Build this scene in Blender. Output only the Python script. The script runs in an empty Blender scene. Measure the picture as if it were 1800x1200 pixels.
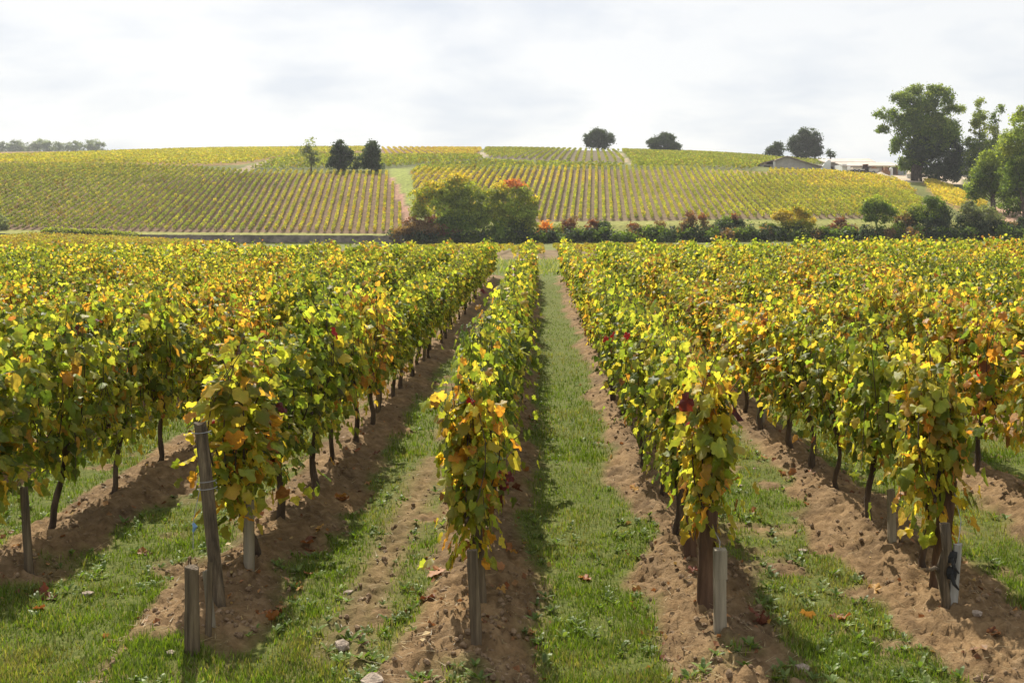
import bpy, math, random
import numpy as np
from mathutils import Matrix

# ------------------------------------------------------------------ camera, light, exposure
SC = bpy.context.scene
COL = SC.collection
F, CX, CY, H = 1900.0, 950.0, 417.0, 2.2      # focal length and vanishing point in photo pixels, eye height in metres

cam = bpy.data.cameras.new('camera'); camo = bpy.data.objects.new('camera', cam); COL.objects.link(camo)
cam.sensor_width = 36; cam.lens = 36 * F / 1800
cam.shift_x = (900 - CX) / 1800; cam.shift_y = (CY - 600) / 1800
cam.clip_start = .1; cam.clip_end = 5000
camo.location = (0, 0, H); camo.rotation_euler = (math.pi / 2, 0, 0)
SC.camera = camo

SUN_AZ, SUN_EL = math.radians(-15), math.radians(48)
world = bpy.data.worlds.new('World'); SC.world = world; world.use_nodes = True
def build_world():
    nt = world.node_tree; N, L = nt.nodes, nt.links
    N.clear()
    out = N.new('ShaderNodeOutputWorld')
    sky = N.new('ShaderNodeTexSky'); sky.sky_type = 'NISHITA'; sky.sun_disc = False
    sky.sun_elevation = SUN_EL; sky.sun_rotation = SUN_AZ; sky.air_density = 1; sky.dust_density = 2
    b1 = N.new('ShaderNodeBackground'); b1.inputs[1].default_value = .1
    L.new(sky.outputs[0], b1.inputs[0])
    tc = N.new('ShaderNodeTexCoord'); sep = N.new('ShaderNodeSeparateXYZ'); L.new(tc.outputs['Generated'], sep.inputs[0])
    def math_(op, a, b):
        m = N.new('ShaderNodeMath'); m.operation = op
        for i, v in enumerate((a, b)):
            if isinstance(v, (int, float)): m.inputs[i].default_value = v
            else: L.new(v, m.inputs[i])
        return m.outputs[0]
    z = math_('ADD', math_('MAXIMUM', sep.outputs[2], 0.0), .22)
    cmb = N.new('ShaderNodeCombineXYZ')
    L.new(math_('DIVIDE', sep.outputs[0], z), cmb.inputs[0]); L.new(math_('DIVIDE', sep.outputs[1], z), cmb.inputs[1])
    cmb.inputs[2].default_value = 3.7
    n1 = N.new('ShaderNodeTexNoise'); n1.inputs['Scale'].default_value = 1.9; n1.inputs['Detail'].default_value = 7
    n1.inputs['Roughness'].default_value = .52; n1.inputs['Distortion'].default_value = .25
    L.new(cmb.outputs[0], n1.inputs['Vector'])
    r = N.new('ShaderNodeValToRGB'); r.color_ramp.elements[0].position = .36; r.color_ramp.elements[1].position = .54
    r.color_ramp.elements[0].color = (.465, .49, .53, 1); r.color_ramp.elements[1].color = (.605, .605, .60, 1)
    L.new(n1.outputs[0], r.inputs[0])
    b2 = N.new('ShaderNodeBackground'); b2.inputs[1].default_value = 1.0
    L.new(r.outputs[0], b2.inputs[0])
    mx = N.new('ShaderNodeMixShader'); mx.inputs[0].default_value = .86
    L.new(b1.outputs[0], mx.inputs[1]); L.new(b2.outputs[0], mx.inputs[2]); L.new(mx.outputs[0], out.inputs[0])
build_world()
sun = bpy.data.lights.new('sun', 'SUN'); suno = bpy.data.objects.new('sun', sun); COL.objects.link(suno)
sun.energy = 5.0; sun.angle = math.radians(.6); sun.color = (1, .93, .80)
suno.rotation_euler = (math.pi / 2 - SUN_EL, 0, math.pi - SUN_AZ)
suno.location = (-60, 60, 80)
SC.view_settings.view_transform = 'Standard'; SC.view_settings.look = 'None'
SC.view_settings.exposure = .62; SC.view_settings.gamma = 1; SC.view_settings.use_curve_mapping = False
SC.render.engine = 'CYCLES'
cy = SC.cycles
cy.max_bounces = 8; cy.diffuse_bounces = 6; cy.glossy_bounces = 2; cy.transmission_bounces = 6; cy.volume_bounces = 0
cy.use_denoising = True; cy.sample_clamp_indirect = 6

rng = np.random.default_rng(7)
random.seed(7)

# ------------------------------------------------------------------ helpers
def sm(a, b, x):
    t = np.clip((np.asarray(x, float) - a) / (b - a), 0, 1)
    return t * t * (3 - 2 * t)
_tab = np.random.default_rng(99).random((256, 256))
def vnoise(x, y, s=0):
    x = np.asarray(x, float) + s * 17.31; y = np.asarray(y, float) + s * 7.77
    xi = np.floor(x).astype(int); yi = np.floor(y).astype(int)
    fx = x - xi; fy = y - yi
    fx = fx * fx * (3 - 2 * fx); fy = fy * fy * (3 - 2 * fy)
    g = lambda i, j: _tab[(xi + i) & 255, (yi + j) & 255]
    return (g(0, 0) * (1 - fx) + g(1, 0) * fx) * (1 - fy) + (g(0, 1) * (1 - fx) + g(1, 1) * fx) * fy
def fbm(x, y, s=0, o=3):
    v = 0; a = .5; t = 0
    for i in range(o):
        v = v + a * vnoise(x * 2 ** i, y * 2 ** i, s + i * 3); t += a; a *= .5
    return v / t

_ONES = ['', 'first', 'second', 'third', 'fourth', 'fifth', 'sixth', 'seventh', 'eighth', 'ninth', 'tenth', 'eleventh', 'twelfth', 'thirteenth', 'fourteenth', 'fifteenth', 'sixteenth', 'seventeenth', 'eighteenth', 'nineteenth']
_TENS = ['', '', 'twent', 'thirt', 'fort', 'fift', 'sixt', 'sevent', 'eight', 'ninet']
def ordw(n):
    if n < 20: return _ONES[n]
    return _TENS[n // 10] + ('ieth' if n % 10 == 0 else 'y-' + _ONES[n % 10])
def tag(o, label=None, cat=None, group=None, kind=None):
    if label: o['label'] = label
    if cat: o['category'] = cat
    if group: o['group'] = group
    if kind: o['kind'] = kind
    return o
def link(name, data, parent=None, loc=None, rotz=None):
    o = bpy.data.objects.new(name, data); COL.objects.link(o)
    if parent is not None: o.parent = parent
    if loc is not None: o.location = loc
    if rotz is not None: o.rotation_euler = (0, 0, rotz)
    return o
def empty(name, loc, label, cat, group=None, rotz=0):
    o = link(name, None, None, loc, rotz); o.empty_display_size = .2
    return tag(o, label, cat, group)

def mesh_np(name, V, T, mat=None, col=None, smooth=False, extra=None):
    """triangle (n,3) or quad (n,4) mesh from arrays, col = per-vertex colour"""
    V = np.ascontiguousarray(V, np.float32); T = np.ascontiguousarray(T, np.int32)
    me = bpy.data.meshes.new(name)
    k = T.shape[1]
    me.vertices.add(len(V)); me.vertices.foreach_set('co', V.ravel())
    me.loops.add(T.size); me.loops.foreach_set('vertex_index', T.ravel())
    me.polygons.add(len(T)); me.polygons.foreach_set('loop_start', np.arange(0, T.size, k, dtype=np.int32))
    if smooth: me.polygons.foreach_set('use_smooth', np.ones(len(T), bool))
    else: me.polygons.foreach_set('use_smooth', np.zeros(len(T), bool))
    if col is not None:
        a = me.attributes.new('col', 'FLOAT_COLOR', 'POINT')
        c = np.ones((len(V), 4), np.float32); c[:, :3] = col
        a.data.foreach_set('color', c.ravel())
    for n, arr in (extra or {}).items():
        a = me.attributes.new(n, 'FLOAT', 'POINT'); a.data.foreach_set('value', np.ascontiguousarray(arr, np.float32))
    me.update(calc_edges=True)
    if mat: me.materials.append(mat)
    return me

class MB:
    """collects pieces into one mesh (quads and tris mixed)"""
    def __init__(s): s.v = []; s.f = []
    def add(s, V, Fs):
        b = len(s.v); s.v += [tuple(p) for p in V]; s.f += [tuple(b + i for i in f) for f in Fs]
    def box(s, x0, x1, y0, y1, z0, z1):
        V = [(x, y, z) for z in (z0, z1) for y in (y0, y1) for x in (x0, x1)]
        s.add(V, [(0, 2, 3, 1), (4, 5, 7, 6), (0, 1, 5, 4), (1, 3, 7, 5), (3, 2, 6, 7), (2, 0, 4, 6)])
    def prism(s, poly, y0, y1):          # polygon in xz (counter-clockwise seen from -y), extruded in y
        n = len(poly)
        s.add([(x, y0, z) for x, z in poly] + [(x, y1, z) for x, z in poly],
              [tuple(range(n)), tuple(range(2 * n - 1, n - 1, -1))] + [(i, i + n, (i + 1) % n + n, (i + 1) % n) for i in range(n)])
    def tube(s, pts, rad, n=8, cap=True, jit=0):
        pts = np.asarray(pts, float); m = len(pts)
        rad = np.broadcast_to(np.asarray(rad, float), (m,))
        b = len(s.v); ref = None
        for i in range(m):
            t = pts[min(i + 1, m - 1)] - pts[max(i - 1, 0)]; t = t / (np.linalg.norm(t) + 1e-9)
            if ref is None: ref = np.array([1., 0, 0]) if abs(t[0]) < .8 else np.array([0, 1., 0])
            u = ref - t * ref.dot(t); u /= np.linalg.norm(u) + 1e-9; ref = u; w = np.cross(t, u)
            for k in range(n):
                a = 2 * math.pi * k / n; r = rad[i] * (1 + (random.uniform(-jit, jit) if jit else 0))
                s.v.append(tuple(pts[i] + r * (math.cos(a) * u + math.sin(a) * w)))
        for i in range(m - 1):
            for k in range(n):
                k2 = (k + 1) % n
                s.f.append((b + i * n + k, b + i * n + k2, b + (i + 1) * n + k2, b + (i + 1) * n + k))
        if cap:
            s.f.append(tuple(b + k for k in range(n - 1, -1, -1))); s.f.append(tuple(b + (m - 1) * n + k for k in range(n)))
    def mesh(s, name, mat, smooth=False):
        me = bpy.data.meshes.new(name); me.from_pydata(s.v, [], s.f); me.update()
        if smooth: me.polygons.foreach_set('use_smooth', np.ones(len(me.polygons), bool))
        me.materials.append(mat); return me
    def obj(s, name, mat, parent=None, loc=None, smooth=False, rotz=None):
        return link(name, s.mesh(name, mat, smooth), parent, loc, rotz)

def merge(tv, tf, pos, R, scale, col):
    """place template (m verts) n times. R (n,3,3) columns = local axes; col (n,m,3) or (n,3)"""
    n, m = len(pos), len(tv)
    V = np.einsum('nij,mj->nmi', R, tv) * np.asarray(scale).reshape(n, 1, 1) + pos[:, None, :]
    T = (tf[None] + (np.arange(n) * m)[:, None, None]).reshape(-1, tf.shape[1])
    if col.ndim == 2: col = np.repeat(col[:, None, :], m, 1)
    return V.reshape(-1, 3), T, col.reshape(-1, 3)
def norm(a): return a / (np.linalg.norm(a, axis=-1, keepdims=True) + 1e-9)
def frames(nrm, tip):
    nrm = norm(nrm); y = norm(tip - nrm * (tip * nrm).sum(-1, keepdims=True)); x = np.cross(y, nrm)
    return np.stack([x, y, nrm], -1)
def rand_frames(n, r, up=.3):
    nn = r.normal(size=(n, 3)); nn[:, 2] += up
    return frames(nn, r.normal(size=(n, 3)))
QUAD_V = np.array([(-.5, 0, 0), (.05, -.42, .08), (.5, .05, 0), (-.02, .45, .1)]); QUAD_T = np.array([(0, 1, 2), (0, 2, 3)])

# ------------------------------------------------------------------ materials
def mat_new(name):
    m = bpy.data.materials.new(name); m.use_nodes = True
    nt = m.node_tree; nt.nodes.clear()
    return m, nt.nodes, nt.links
def leaf_material(name, trans=.45, rough=.42, spec=.45, tint=(1.25, 1.2, .6), vein=False):
    m, N, L = mat_new(name)
    out = N.new('ShaderNodeOutputMaterial'); at = N.new('ShaderNodeAttribute'); at.attribute_name = 'col'
    tc = N.new('ShaderNodeTexCoord'); nz = N.new('ShaderNodeTexNoise'); nz.inputs['Scale'].default_value = 45 if vein else 3
    L.new(tc.outputs['Object'], nz.inputs['Vector'])
    hs = N.new('ShaderNodeHueSaturation'); mr = N.new('ShaderNodeMapRange')
    mr.inputs[1].default_value = .3; mr.inputs[2].default_value = .7; mr.inputs[3].default_value = .72; mr.inputs[4].default_value = 1.25
    L.new(nz.outputs[0], mr.inputs[0]); L.new(mr.outputs[0], hs.inputs['Value']); L.new(at.outputs['Color'], hs.inputs['Color'])
    p = N.new('ShaderNodeBsdfPrincipled'); p.inputs['Roughness'].default_value = rough
    p.inputs['Specular IOR Level'].default_value = spec
    L.new(hs.outputs[0], p.inputs['Base Color'])
    mul = N.new('ShaderNodeMix'); mul.data_type = 'RGBA'; mul.blend_type = 'MULTIPLY'; mul.inputs[0].default_value = 1
    L.new(hs.outputs[0], mul.inputs[6]); mul.inputs[7].default_value = (*tint, 1)
    tr = N.new('ShaderNodeBsdfTranslucent'); L.new(mul.outputs[2], tr.inputs[0])
    mx = N.new('ShaderNodeMixShader'); mx.inputs[0].default_value = trans
    L.new(p.outputs[0], mx.inputs[1]); L.new(tr.outputs[0], mx.inputs[2]); L.new(mx.outputs[0], out.inputs[0])
    return m
def noisy_material(name, c1, c2, scale=6, rough=.85, bump=.3, stretch=(1, 1, 1), detail=6, c3=None, bscale=None, spec=.3):
    m, N, L = mat_new(name)
    out = N.new('ShaderNodeOutputMaterial'); p = N.new('ShaderNodeBsdfPrincipled'); p.inputs['Roughness'].default_value = rough
    p.inputs['Specular IOR Level'].default_value = spec
    tc = N.new('ShaderNodeTexCoord'); mp = N.new('ShaderNodeMapping'); mp.inputs['Scale'].default_value = stretch
    L.new(tc.outputs['Object'], mp.inputs[0])
    nz = N.new('ShaderNodeTexNoise'); nz.inputs['Scale'].default_value = scale; nz.inputs['Detail'].default_value = detail
    nz.inputs['Roughness'].default_value = .65
    L.new(mp.outputs[0], nz.inputs['Vector'])
    r = N.new('ShaderNodeValToRGB'); r.color_ramp.elements[0].position = .35; r.color_ramp.elements[1].position = .68
    r.color_ramp.elements[0].color = (*c1, 1); r.color_ramp.elements[1].color = (*c2, 1)
    if c3:
        e = r.color_ramp.elements.new(.52); e.color = (*c3, 1)
    L.new(nz.outputs[0], r.inputs[0]); L.new(r.outputs[0], p.inputs['Base Color'])
    if bump:
        n2 = N.new('ShaderNodeTexNoise'); n2.inputs['Scale'].default_value = bscale or scale * 2.5; n2.inputs['Detail'].default_value = 5
        L.new(mp.outputs[0], n2.inputs['Vector'])
        b = N.new('ShaderNodeBump'); b.inputs['Strength'].default_value = bump; b.inputs['Distance'].default_value = .02
        L.new(n2.outputs[0], b.inputs['Height']); L.new(b.outputs[0], p.inputs['Normal'])
    L.new(p.outputs[0], out.inputs[0])
    return m
M = {}
M['vine_leaf'] = leaf_material('vine_leaf', .62, .5, .3, (1.6, 1.55, .8), vein=True)
M['hill_leaf'] = leaf_material('hill_leaf', .5, .6, .15, (1.4, 1.3, .6))
M['tree_leaf'] = leaf_material('tree_leaf', .5, .55, .2, (1.5, 1.5, .6))
M['grass'] = leaf_material('grass', .40, .5, .3, (1.2, 1.3, .5))
M['bark'] = noisy_material('bark', (.028, .018, .012), (.13, .09, .06), 14, .9, 1.0, (1, 1, .22), 8)
M['tree_bark'] = noisy_material('tree_bark', (.05, .04, .03), (.16, .13, .1), 3, .9, .6, (1, 1, .3))
M['grey_wood'] = noisy_material('grey_wood', (.04, .029, .018), (.225, .17, .105), 26, .85, 1.0, (1, 1, .06), 9, (.12, .088, .054))
M['brown_wood'] = noisy_material('brown_wood', (.05, .026, .015), (.15, .085, .048), 16, .85, .8, (1, 1, .08), 8)
M['pale_wood'] = noisy_material('pale_wood', (.12, .10, .07), (.34, .29, .21), 16, .8, .5, (1, 1, .08), 8)
M['white_wood'] = noisy_material('white_wood', (.16, .15, .13), (.38, .36, .32), 20, .7, .4, (1, 1, .15), 8)
M['wire'] = noisy_material('wire', (.22, .22, .23), (.36, .36, .37), 20, .45, 0)
M['blue_plastic'] = noisy_material('blue_plastic', (.12, .22, .38), (.18, .30, .48), 20, .5, 0)
M['black_rubber'] = noisy_material('black_rubber', (.012, .012, .012), (.03, .03, .03), 20, .7, .2)
M['stone'] = noisy_material('stone', (.22, .17, .13), (.42, .34, .27), 25, .9, .6)
M['wall_stone'] = noisy_material('wall_stone', (.10, .09, .085), (.30, .26, .23), .9, .95, .5)
M['barn_wall'] = noisy_material('barn_wall', (.36, .33, .30), (.50, .46, .42), .8, .9, .2)
M['light_wall'] = noisy_material('light_wall', (.50, .48, .45), (.68, .66, .62), .6, .9, .2)
M['white_paint'] = noisy_material('white_paint', (.66, .66, .65), (.80, .80, .79), .5, .7, 0)
M['roof_tile'] = noisy_material('roof_tile', (.16, .12, .10), (.30, .23, .19), 1.5, .9, .5)
M['roof_sheet'] = noisy_material('roof_sheet', (.40, .33, .27), (.58, .50, .43), .5, .75, .2, (1, 1, 1))
M['dark_opening'] = noisy_material('dark_opening', (.03, .018, .015), (.07, .04, .035), 1.5, .9, 0)
M['rust_red'] = noisy_material('rust_red', (.16, .07, .045), (.30, .14, .09), 2, .7, .2)
M['crate_wood'] = noisy_material('crate_wood', (.25, .13, .07), (.42, .25, .15), 3, .85, .2)
M['metal_grey'] = noisy_material('metal_grey', (.25, .27, .29), (.40, .42, .44), 2, .5, 0)
M['sand'] = noisy_material('sand', (.50, .42, .32), (.66, .58, .47), 2, .95, .4)
M['dead_leaf'] = leaf_material('dead_leaf', .25, .6, .3, (1.2, 1.0, .7), vein=True)

# ------------------------------------------------------------------ terrain
ROWX = {0: -.38, 1: .99, 2: 2.46, 3: 3.98, -1: -1.93, -2: -3.50}
for k in range(4, 18): ROWX[k] = ROWX[3] + 1.52 * (k - 3)
for k in range(3, 18): ROWX[-k] = ROWX[-2] - 1.52 * (k - 2)
ROW_XS = np.array(sorted(ROWX.values()))
ROW_END = 43.5
ROW_START = {0: 6.35, 1: 6.55, 2: 6.85, -1: 7.05, -2: 6.9}

D = np.array([60, 120, 160, 169.5, 170.5, 177, 183, 223, 250, 300, 350, 400, 470, 700, 1600.])
TAB = {
    -900: [456, 432, 419, 412, 411, 404, 392, 318, 290, 278, 272, 268, 274, 290, 360],
    0:    [456, 432, 419, 412, 411, 404, 392, 318, 290, 278, 272, 267, 271, 285, 360],
    200:  [456, 434, 424, 420, 413.5, 406.5, 393, 318, 290, 277, 270, 264.5, 268, 285, 360],
    330:  [456, 437, 430, 428.5, 414.5, 408, 396, 318, 289, 277, 269, 264, 268, 285, 360],
    700:  [456, 438, 431, 429, 415.5, 411, 398, 305, 288, 276, 267, 261, 265, 285, 360],
    950:  [456, 438, 431, 428, 424, 396, 389, 325, 290, 275, 266, 262, 266, 287, 360],
    1240: [455, 436, 428, 426, 421, 394, 387, 327, 293, 282, 275, 270, 273, 292, 360],
    1500: [454, 434, 427, 424, 420, 394, 386, 335, 309, 300, 293, 288, 291, 305, 365],
    1650: [454, 434, 427, 424, 420, 396, 385, 345, 325, 308, 301, 296, 298, 310, 365],
    1800: [454, 434, 427, 424, 420, 398, 390, 355, 335, 315, 306, 300, 302, 312, 365],
    2800: [454, 434, 427, 424, 420, 398, 390, 355, 335, 315, 306, 300, 302, 312, 365]}
_gu = np.arange(-900, 2801, 25.0); _gd = np.concatenate([np.arange(60, 160, 4), np.arange(160, 180, .5), np.arange(180, 440, 2), np.arange(440, 1601, 20)])
_tp = sorted(TAB); _Z = np.array([[H + (CY - py) * d / F for py, d in zip(TAB[p], D)] for p in _tp])
_Zd = np.array([np.interp(_gd, D, z) for z in _Z])
_G = np.array([np.interp(_gu, _tp, _Zd[:, j]) for j in range(len(_gd))]).T      # (u, d)
for _ in range(2):
    for _k in range(2): _G[1:-1] = .25 * _G[:-2] + .5 * _G[1:-1] + .25 * _G[2:]
_i0 = int(np.searchsorted(_gd, 190)); _i1 = int(np.searchsorted(_gd, 430))
for _ in range(14): _G[:, _i0:_i1] = .25 * _G[:, _i0 - 1:_i1 - 1] + .5 * _G[:, _i0:_i1] + .25 * _G[:, _i0 + 1:_i1 + 1]

def base_near(X, Y):
    z = .55 * (np.clip(Y - 11, 0, None) / 32.5) ** 1.5
    z = np.where(Y > 43.5, .55 + .0254 * (Y - 43.5), z)
    return z + .008 * np.clip(X, -10, 30) * sm(15, 45, Y) * (1 - sm(48, 60, Y))
def far_z(X, Y):
    u = np.clip(CX + F * X / Y, -899, 2799); d = np.clip(Y, 60, 1599)
    j = np.clip(np.searchsorted(_gd, d, side='right') - 1, 0, len(_gd) - 2); t = (d - _gd[j]) / (_gd[j + 1] - _gd[j])
    i = np.clip(((u + 900) / 25).astype(int), 0, len(_gu) - 2); s = (u + 900) / 25 - i
    return (_G[i, j] * (1 - s) + _G[i + 1, j] * s) * (1 - t) + (_G[i, j + 1] * (1 - s) + _G[i + 1, j + 1] * s) * t
def row_dist(X):
    i = np.clip(np.searchsorted(ROW_XS, X), 1, len(ROW_XS) - 1)
    return np.minimum(np.abs(X - ROW_XS[i - 1]), np.abs(X - ROW_XS[i]))
def grass_mask(X, Y):
    d = row_dist(X)
    n = fbm(X * 2.2, Y * 1.3, 5, 4) - .5; n2 = fbm(X * .6, Y * .5, 9, 3) - .5
    edge = .34 + n * .55 + n2 * .30 - .10 * np.exp(-((X - .31) / .5) ** 2)
    g = sm(edge - .06, edge + .10, d) * np.maximum(sm(.20, .42, fbm(X * 3.1, Y * 2.2, 25, 4)), .95 * np.exp(-((X - .33) / .42) ** 6))
    # bare wheel tracks in the alley left of the middle row
    tr = np.exp(-((X + 1.05) / .16) ** 2) * sm(.42, .6, fbm(X * 2.5, Y * .7, 21, 3) + .12)
    g = g * (1 - .85 * tr)
    # headland: grass closes in front of the row ends
    hd = sm(6.0, 5.1, Y + n * 2.2 + n2 * 2.0)
    g = np.maximum(g, hd * sm(.30, .46, fbm(X * 1.9, Y * 1.9, 31, 4) - .16 * np.exp(-(d / .25) ** 2)))
    g = np.where(Y > ROW_END + .6, np.maximum(g, sm(0, 1.2, Y - ROW_END - .6)), g)
    return np.clip(g, 0, 1)
def ground_z(X, Y, gm=None):
    X = np.asarray(X, float); Y = np.asarray(Y, float)
    if gm is None: gm = grass_mask(X, Y)
    d = row_dist(X)
    inrow = sm(4.2, 6.4, Y) * sm(46, 44, Y)
    z = base_near(X, Y) + (.10 * inrow + .035 * (1 - inrow)) * np.exp(-(d / .27) ** 2)
    soil = (1 - gm)
    c = fbm(X * 6, Y * 6, 41, 3); c2 = 1 - np.abs(2 * vnoise(X * 15, Y * 15, 47) - 1)
    near = 1 - sm(14, 30, Y)
    z = z + soil * (.095 * (c - .5) + near * (.04 * (c2 - .5) + .045 * (np.abs(2 * vnoise(X * 23, Y * 23, 49) - 1) - .5) + .02 * (vnoise(X * 41, Y * 41, 52) - .5)))
    z = z + .05 * (fbm(X * .9, Y * .9, 61, 2) - .5) + .012 * gm * (vnoise(X * 9, Y * 9, 63) - .5)
    bl = sm(52, 60, Y)
    return z * (1 - bl) + bl * base_near(X, Y) if np.any(bl > 0) else z
def GZ(x, y):
    if y < 60: return float(ground_z(np.array([x]), np.array([y]))[0])
    return float(far_z(np.array([x]), np.array([y]))[0])
def proj(X, Y, Z): return CX + F * X / Y, CY - F * (Z - H) / Y
def hit(px, py, d0=60, d1=600):
    d = np.arange(d0, d1, .25); X = (px - CX) / F * d
    pz = CY - F * (far_z(X, d) - H) / d
    i = np.argmax(pz <= py) if np.any(pz <= py) else int(np.argmin(pz))
    return float(X[i]), float(d[i]), float(far_z(X[i:i+1], d[i:i+1])[0])
def inside(poly, x, y):
    x = np.asarray(x); r = np.zeros(x.shape, bool); n = len(poly)
    for i in range(n):
        x0, y0 = poly[i]; x1, y1 = poly[(i + 1) % n]
        if y0 == y1: continue
        c = ((y0 > y) != (y1 > y)) & (x < (x1 - x0) * (y - y0) / (y1 - y0) + x0)
        r ^= c
    return r

# blocks of the far hillside (outline corners as seen in the photo, turned into ground by the terrain)
BLK = {
    'L1': [(-260, 404), (0, 404), (200, 406.5), (330, 408), (700, 411), (714, 396), (684, 306), (425, 304), (330, 296), (200, 292), (0, 291), (-260, 291)],
    'L2': [(-260, 289), (0, 289), (200, 290), (330, 293), (425, 290), (480, 279), (545, 270), (660, 268), (660, 256), (330, 256), (0, 260), (-260, 262)],
    'L3': [(440, 300), (560, 299), (690, 296), (850, 281), (840, 276), (690, 276), (545, 274), (480, 284)],
    'L4': [(672, 274), (832, 275), (846, 266), (842, 250), (672, 250)],
    'C1': [(862, 278), (850, 270), (860, 250), (1080, 250), (1090, 272), (1104, 286), (960, 283)],
    'C0': [(850, 286), (960, 289), (1100, 292), (1100, 298.5), (960, 298.5), (724, 302), (760, 292)],
    'R1': [(722, 301), (850, 299), (960, 298), (1110, 298), (1232, 300), (1245, 305), (1330, 309), (1400, 313), (1570, 330), (1622, 354), (1610, 384), (1350, 385), (930, 390), (760, 390), (728, 345)],
    'R3': [(1242, 298), (1345, 302), (1450, 304.5), (1545, 313), (1585, 322), (1615, 344), (1570, 328), (1400, 311.5), (1330, 307.5), (1248, 303.5)],
    'R2': [(1110, 298), (1112, 290), (1095, 268), (1085, 250), (1470, 250), (1470, 290), (1345, 289), (1325, 300), (1240, 298)],
    'Y2': [(1622, 322), (1642, 320), (1735, 358), (1735, 374), (1690, 374), (1642, 348)]}
VALLEY = [(52, 416), (80, 413.5), (200, 420.5), (330, 429), (420, 440), (0, 445), (-60, 430)]

def build_ground():
    # near ground: one sheet whose spacing grows with distance
    d = [2.6]
    while d[-1] < 59.6: d.append(d[-1] * 1.0042)
    d[-1] = 60.0; d = np.array(d); u = np.concatenate([np.linspace(-1.1, -.54, 36)[:-1], np.arange(-.54, .5001, .0041), np.linspace(.5, 1.1, 36)[1:]])
    U, DD = np.meshgrid(u, d); X = U * DD; Y = DD
    gm = grass_mask(X, Y); Z = ground_z(X, Y, gm)
    Z[-1] = far_z(X[-1], np.full_like(X[-1], 60.0))
    w = sm(50, 60, Y); Z = Z * (1 - w) + w * far_z(X, np.full_like(X, 60.0))
    n, m = X.shape; idx = np.arange(n * m).reshape(n, m)
    T = np.stack([idx[:-1, :-1], idx[:-1, 1:], idx[1:, 1:], idx[1:, :-1]], -1).reshape(-1, 4)
    m_, N, L = mat_new('vineyard_soil')
    out = N.new('ShaderNodeOutputMaterial'); p = N.new('ShaderNodeBsdfPrincipled'); p.inputs['Roughness'].default_value = .95
    p.inputs['Specular IOR Level'].default_value = .15
    tc = N.new('ShaderNodeTexCoord'); at = N.new('ShaderNodeAttribute'); at.attribute_name = 'gm'
    def noise(s, det=6, ro=.6):
        t = N.new('ShaderNodeTexNoise'); t.inputs['Scale'].default_value = s; t.inputs['Detail'].default_value = det; t.inputs['Roughness'].default_value = ro
        L.new(tc.outputs['Object'], t.inputs['Vector']); return t.outputs[0]
    def ramp(v, *st):
        r = N.new('ShaderNodeValToRGB'); e = r.color_ramp.elements
        e[0].position, e[0].color = st[0][0], (*st[0][1], 1); e[1].position, e[1].color = st[-1][0], (*st[-1][1], 1)
        for q in st[1:-1]:
            k = e.new(q[0]); k.color = (*q[1], 1)
        L.new(v, r.inputs[0]); return r.outputs[0]
    def mixc(f, a, b, mode='MIX'):
        x = N.new('ShaderNodeMix'); x.data_type = 'RGBA'; x.blend_type = mode
        if isinstance(f, float): x.inputs[0].default_value = f
        else: L.new(f, x.inputs[0])
        L.new(a, x.inputs[6]); L.new(b, x.inputs[7]); return x.outputs[2]
    soil = ramp(noise(9, 8, .7), (.3, (.10, .062, .032)), (.5, (.205, .134, .069)), (.72, (.325, .225, .128)))
    soil2 = ramp(noise(1.1, 4), (.35, (.72, .72, .74)), (.65, (1.12, 1.08, 1.0)))
    soil = mixc(1.0, soil, soil2, 'MULTIPLY')
    gr = ramp(noise(24, 6, .7), (.3, (.05, .065, .015)), (.55, (.11, .13, .026)), (.75, (.19, .165, .06)))
    L.new(mixc(at.outputs['Fac'], soil, gr), p.inputs['Base Color'])
    b = N.new('ShaderNodeBump'); b.inputs['Strength'].default_value = .9; b.inputs['Distance'].default_value = .02
    L.new(noise(38, 8, .7), b.inputs['Height']); L.new(b.outputs[0], p.inputs['Normal']); L.new(p.outputs[0], out.inputs[0])
    me = mesh_np('ground', np.stack([X, Y, Z], -1).reshape(-1, 3), T, m_, smooth=True, extra={'gm': gm.ravel()})
    tag(link('ground', me), kind='structure')
    # ground behind the camera
    X, Y = np.meshgrid(np.linspace(-60, 60, 25), np.array([-80, -40, -10, 0, 2.6, 3.0])); Z = -.03 - .08 * sm(2.4, 3.0, Y)
    idx = np.arange(X.size).reshape(X.shape); T = np.stack([idx[:-1, :-1], idx[:-1, 1:], idx[1:, 1:], idx[1:, :-1]], -1).reshape(-1, 4)
    tag(link('headland_ground', mesh_np('headland_ground', np.stack([X, Y, Z], -1).reshape(-1, 3), T, m_, extra={'gm': np.full(X.size, .9)})), kind='structure')

    # hillside
    d = np.concatenate([np.arange(60, 160, 4), np.arange(160, 180, .5), np.arange(180, 430, 1.6), np.geomspace(430, 1600, 28)])
    u = np.arange(-.62, .6201, .0046); U, DD = np.meshgrid(u, d); X = U * DD; Y = DD; Z = far_z(X, Y)
    PX, PY = proj(X, Y, Z)
    nz = fbm(X * .08, Y * .08, 71, 4); n2 = fbm(X * .5, Y * .5, 73, 3)
    C = np.array([.13, .14, .04]) * (.7 + .6 * nz[..., None])                       # rough grass
    def paint(mask, c, a=.5):
        C[mask] = np.array(c) * (1 - a / 2 + a * n2[mask][:, None])
    onhill = (Y > 171) & (Y < 460)
    soilc = {'L1': (.15, .096, .052), 'L2': (.24, .16, .07), 'L3': (.10, .11, .04), 'L4': (.19, .12, .075), 'C1': (.125, .10, .058),
             'C0': (.10, .11, .04), 'R1': (.155, .110, .062), 'R3': (.24, .17, .07), 'R2': (.12, .125, .045), 'Y2': (.24, .17, .06)}
    for k, c in soilc.items(): paint(onhill & inside(BLK[k], PX, PY), c)
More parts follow.
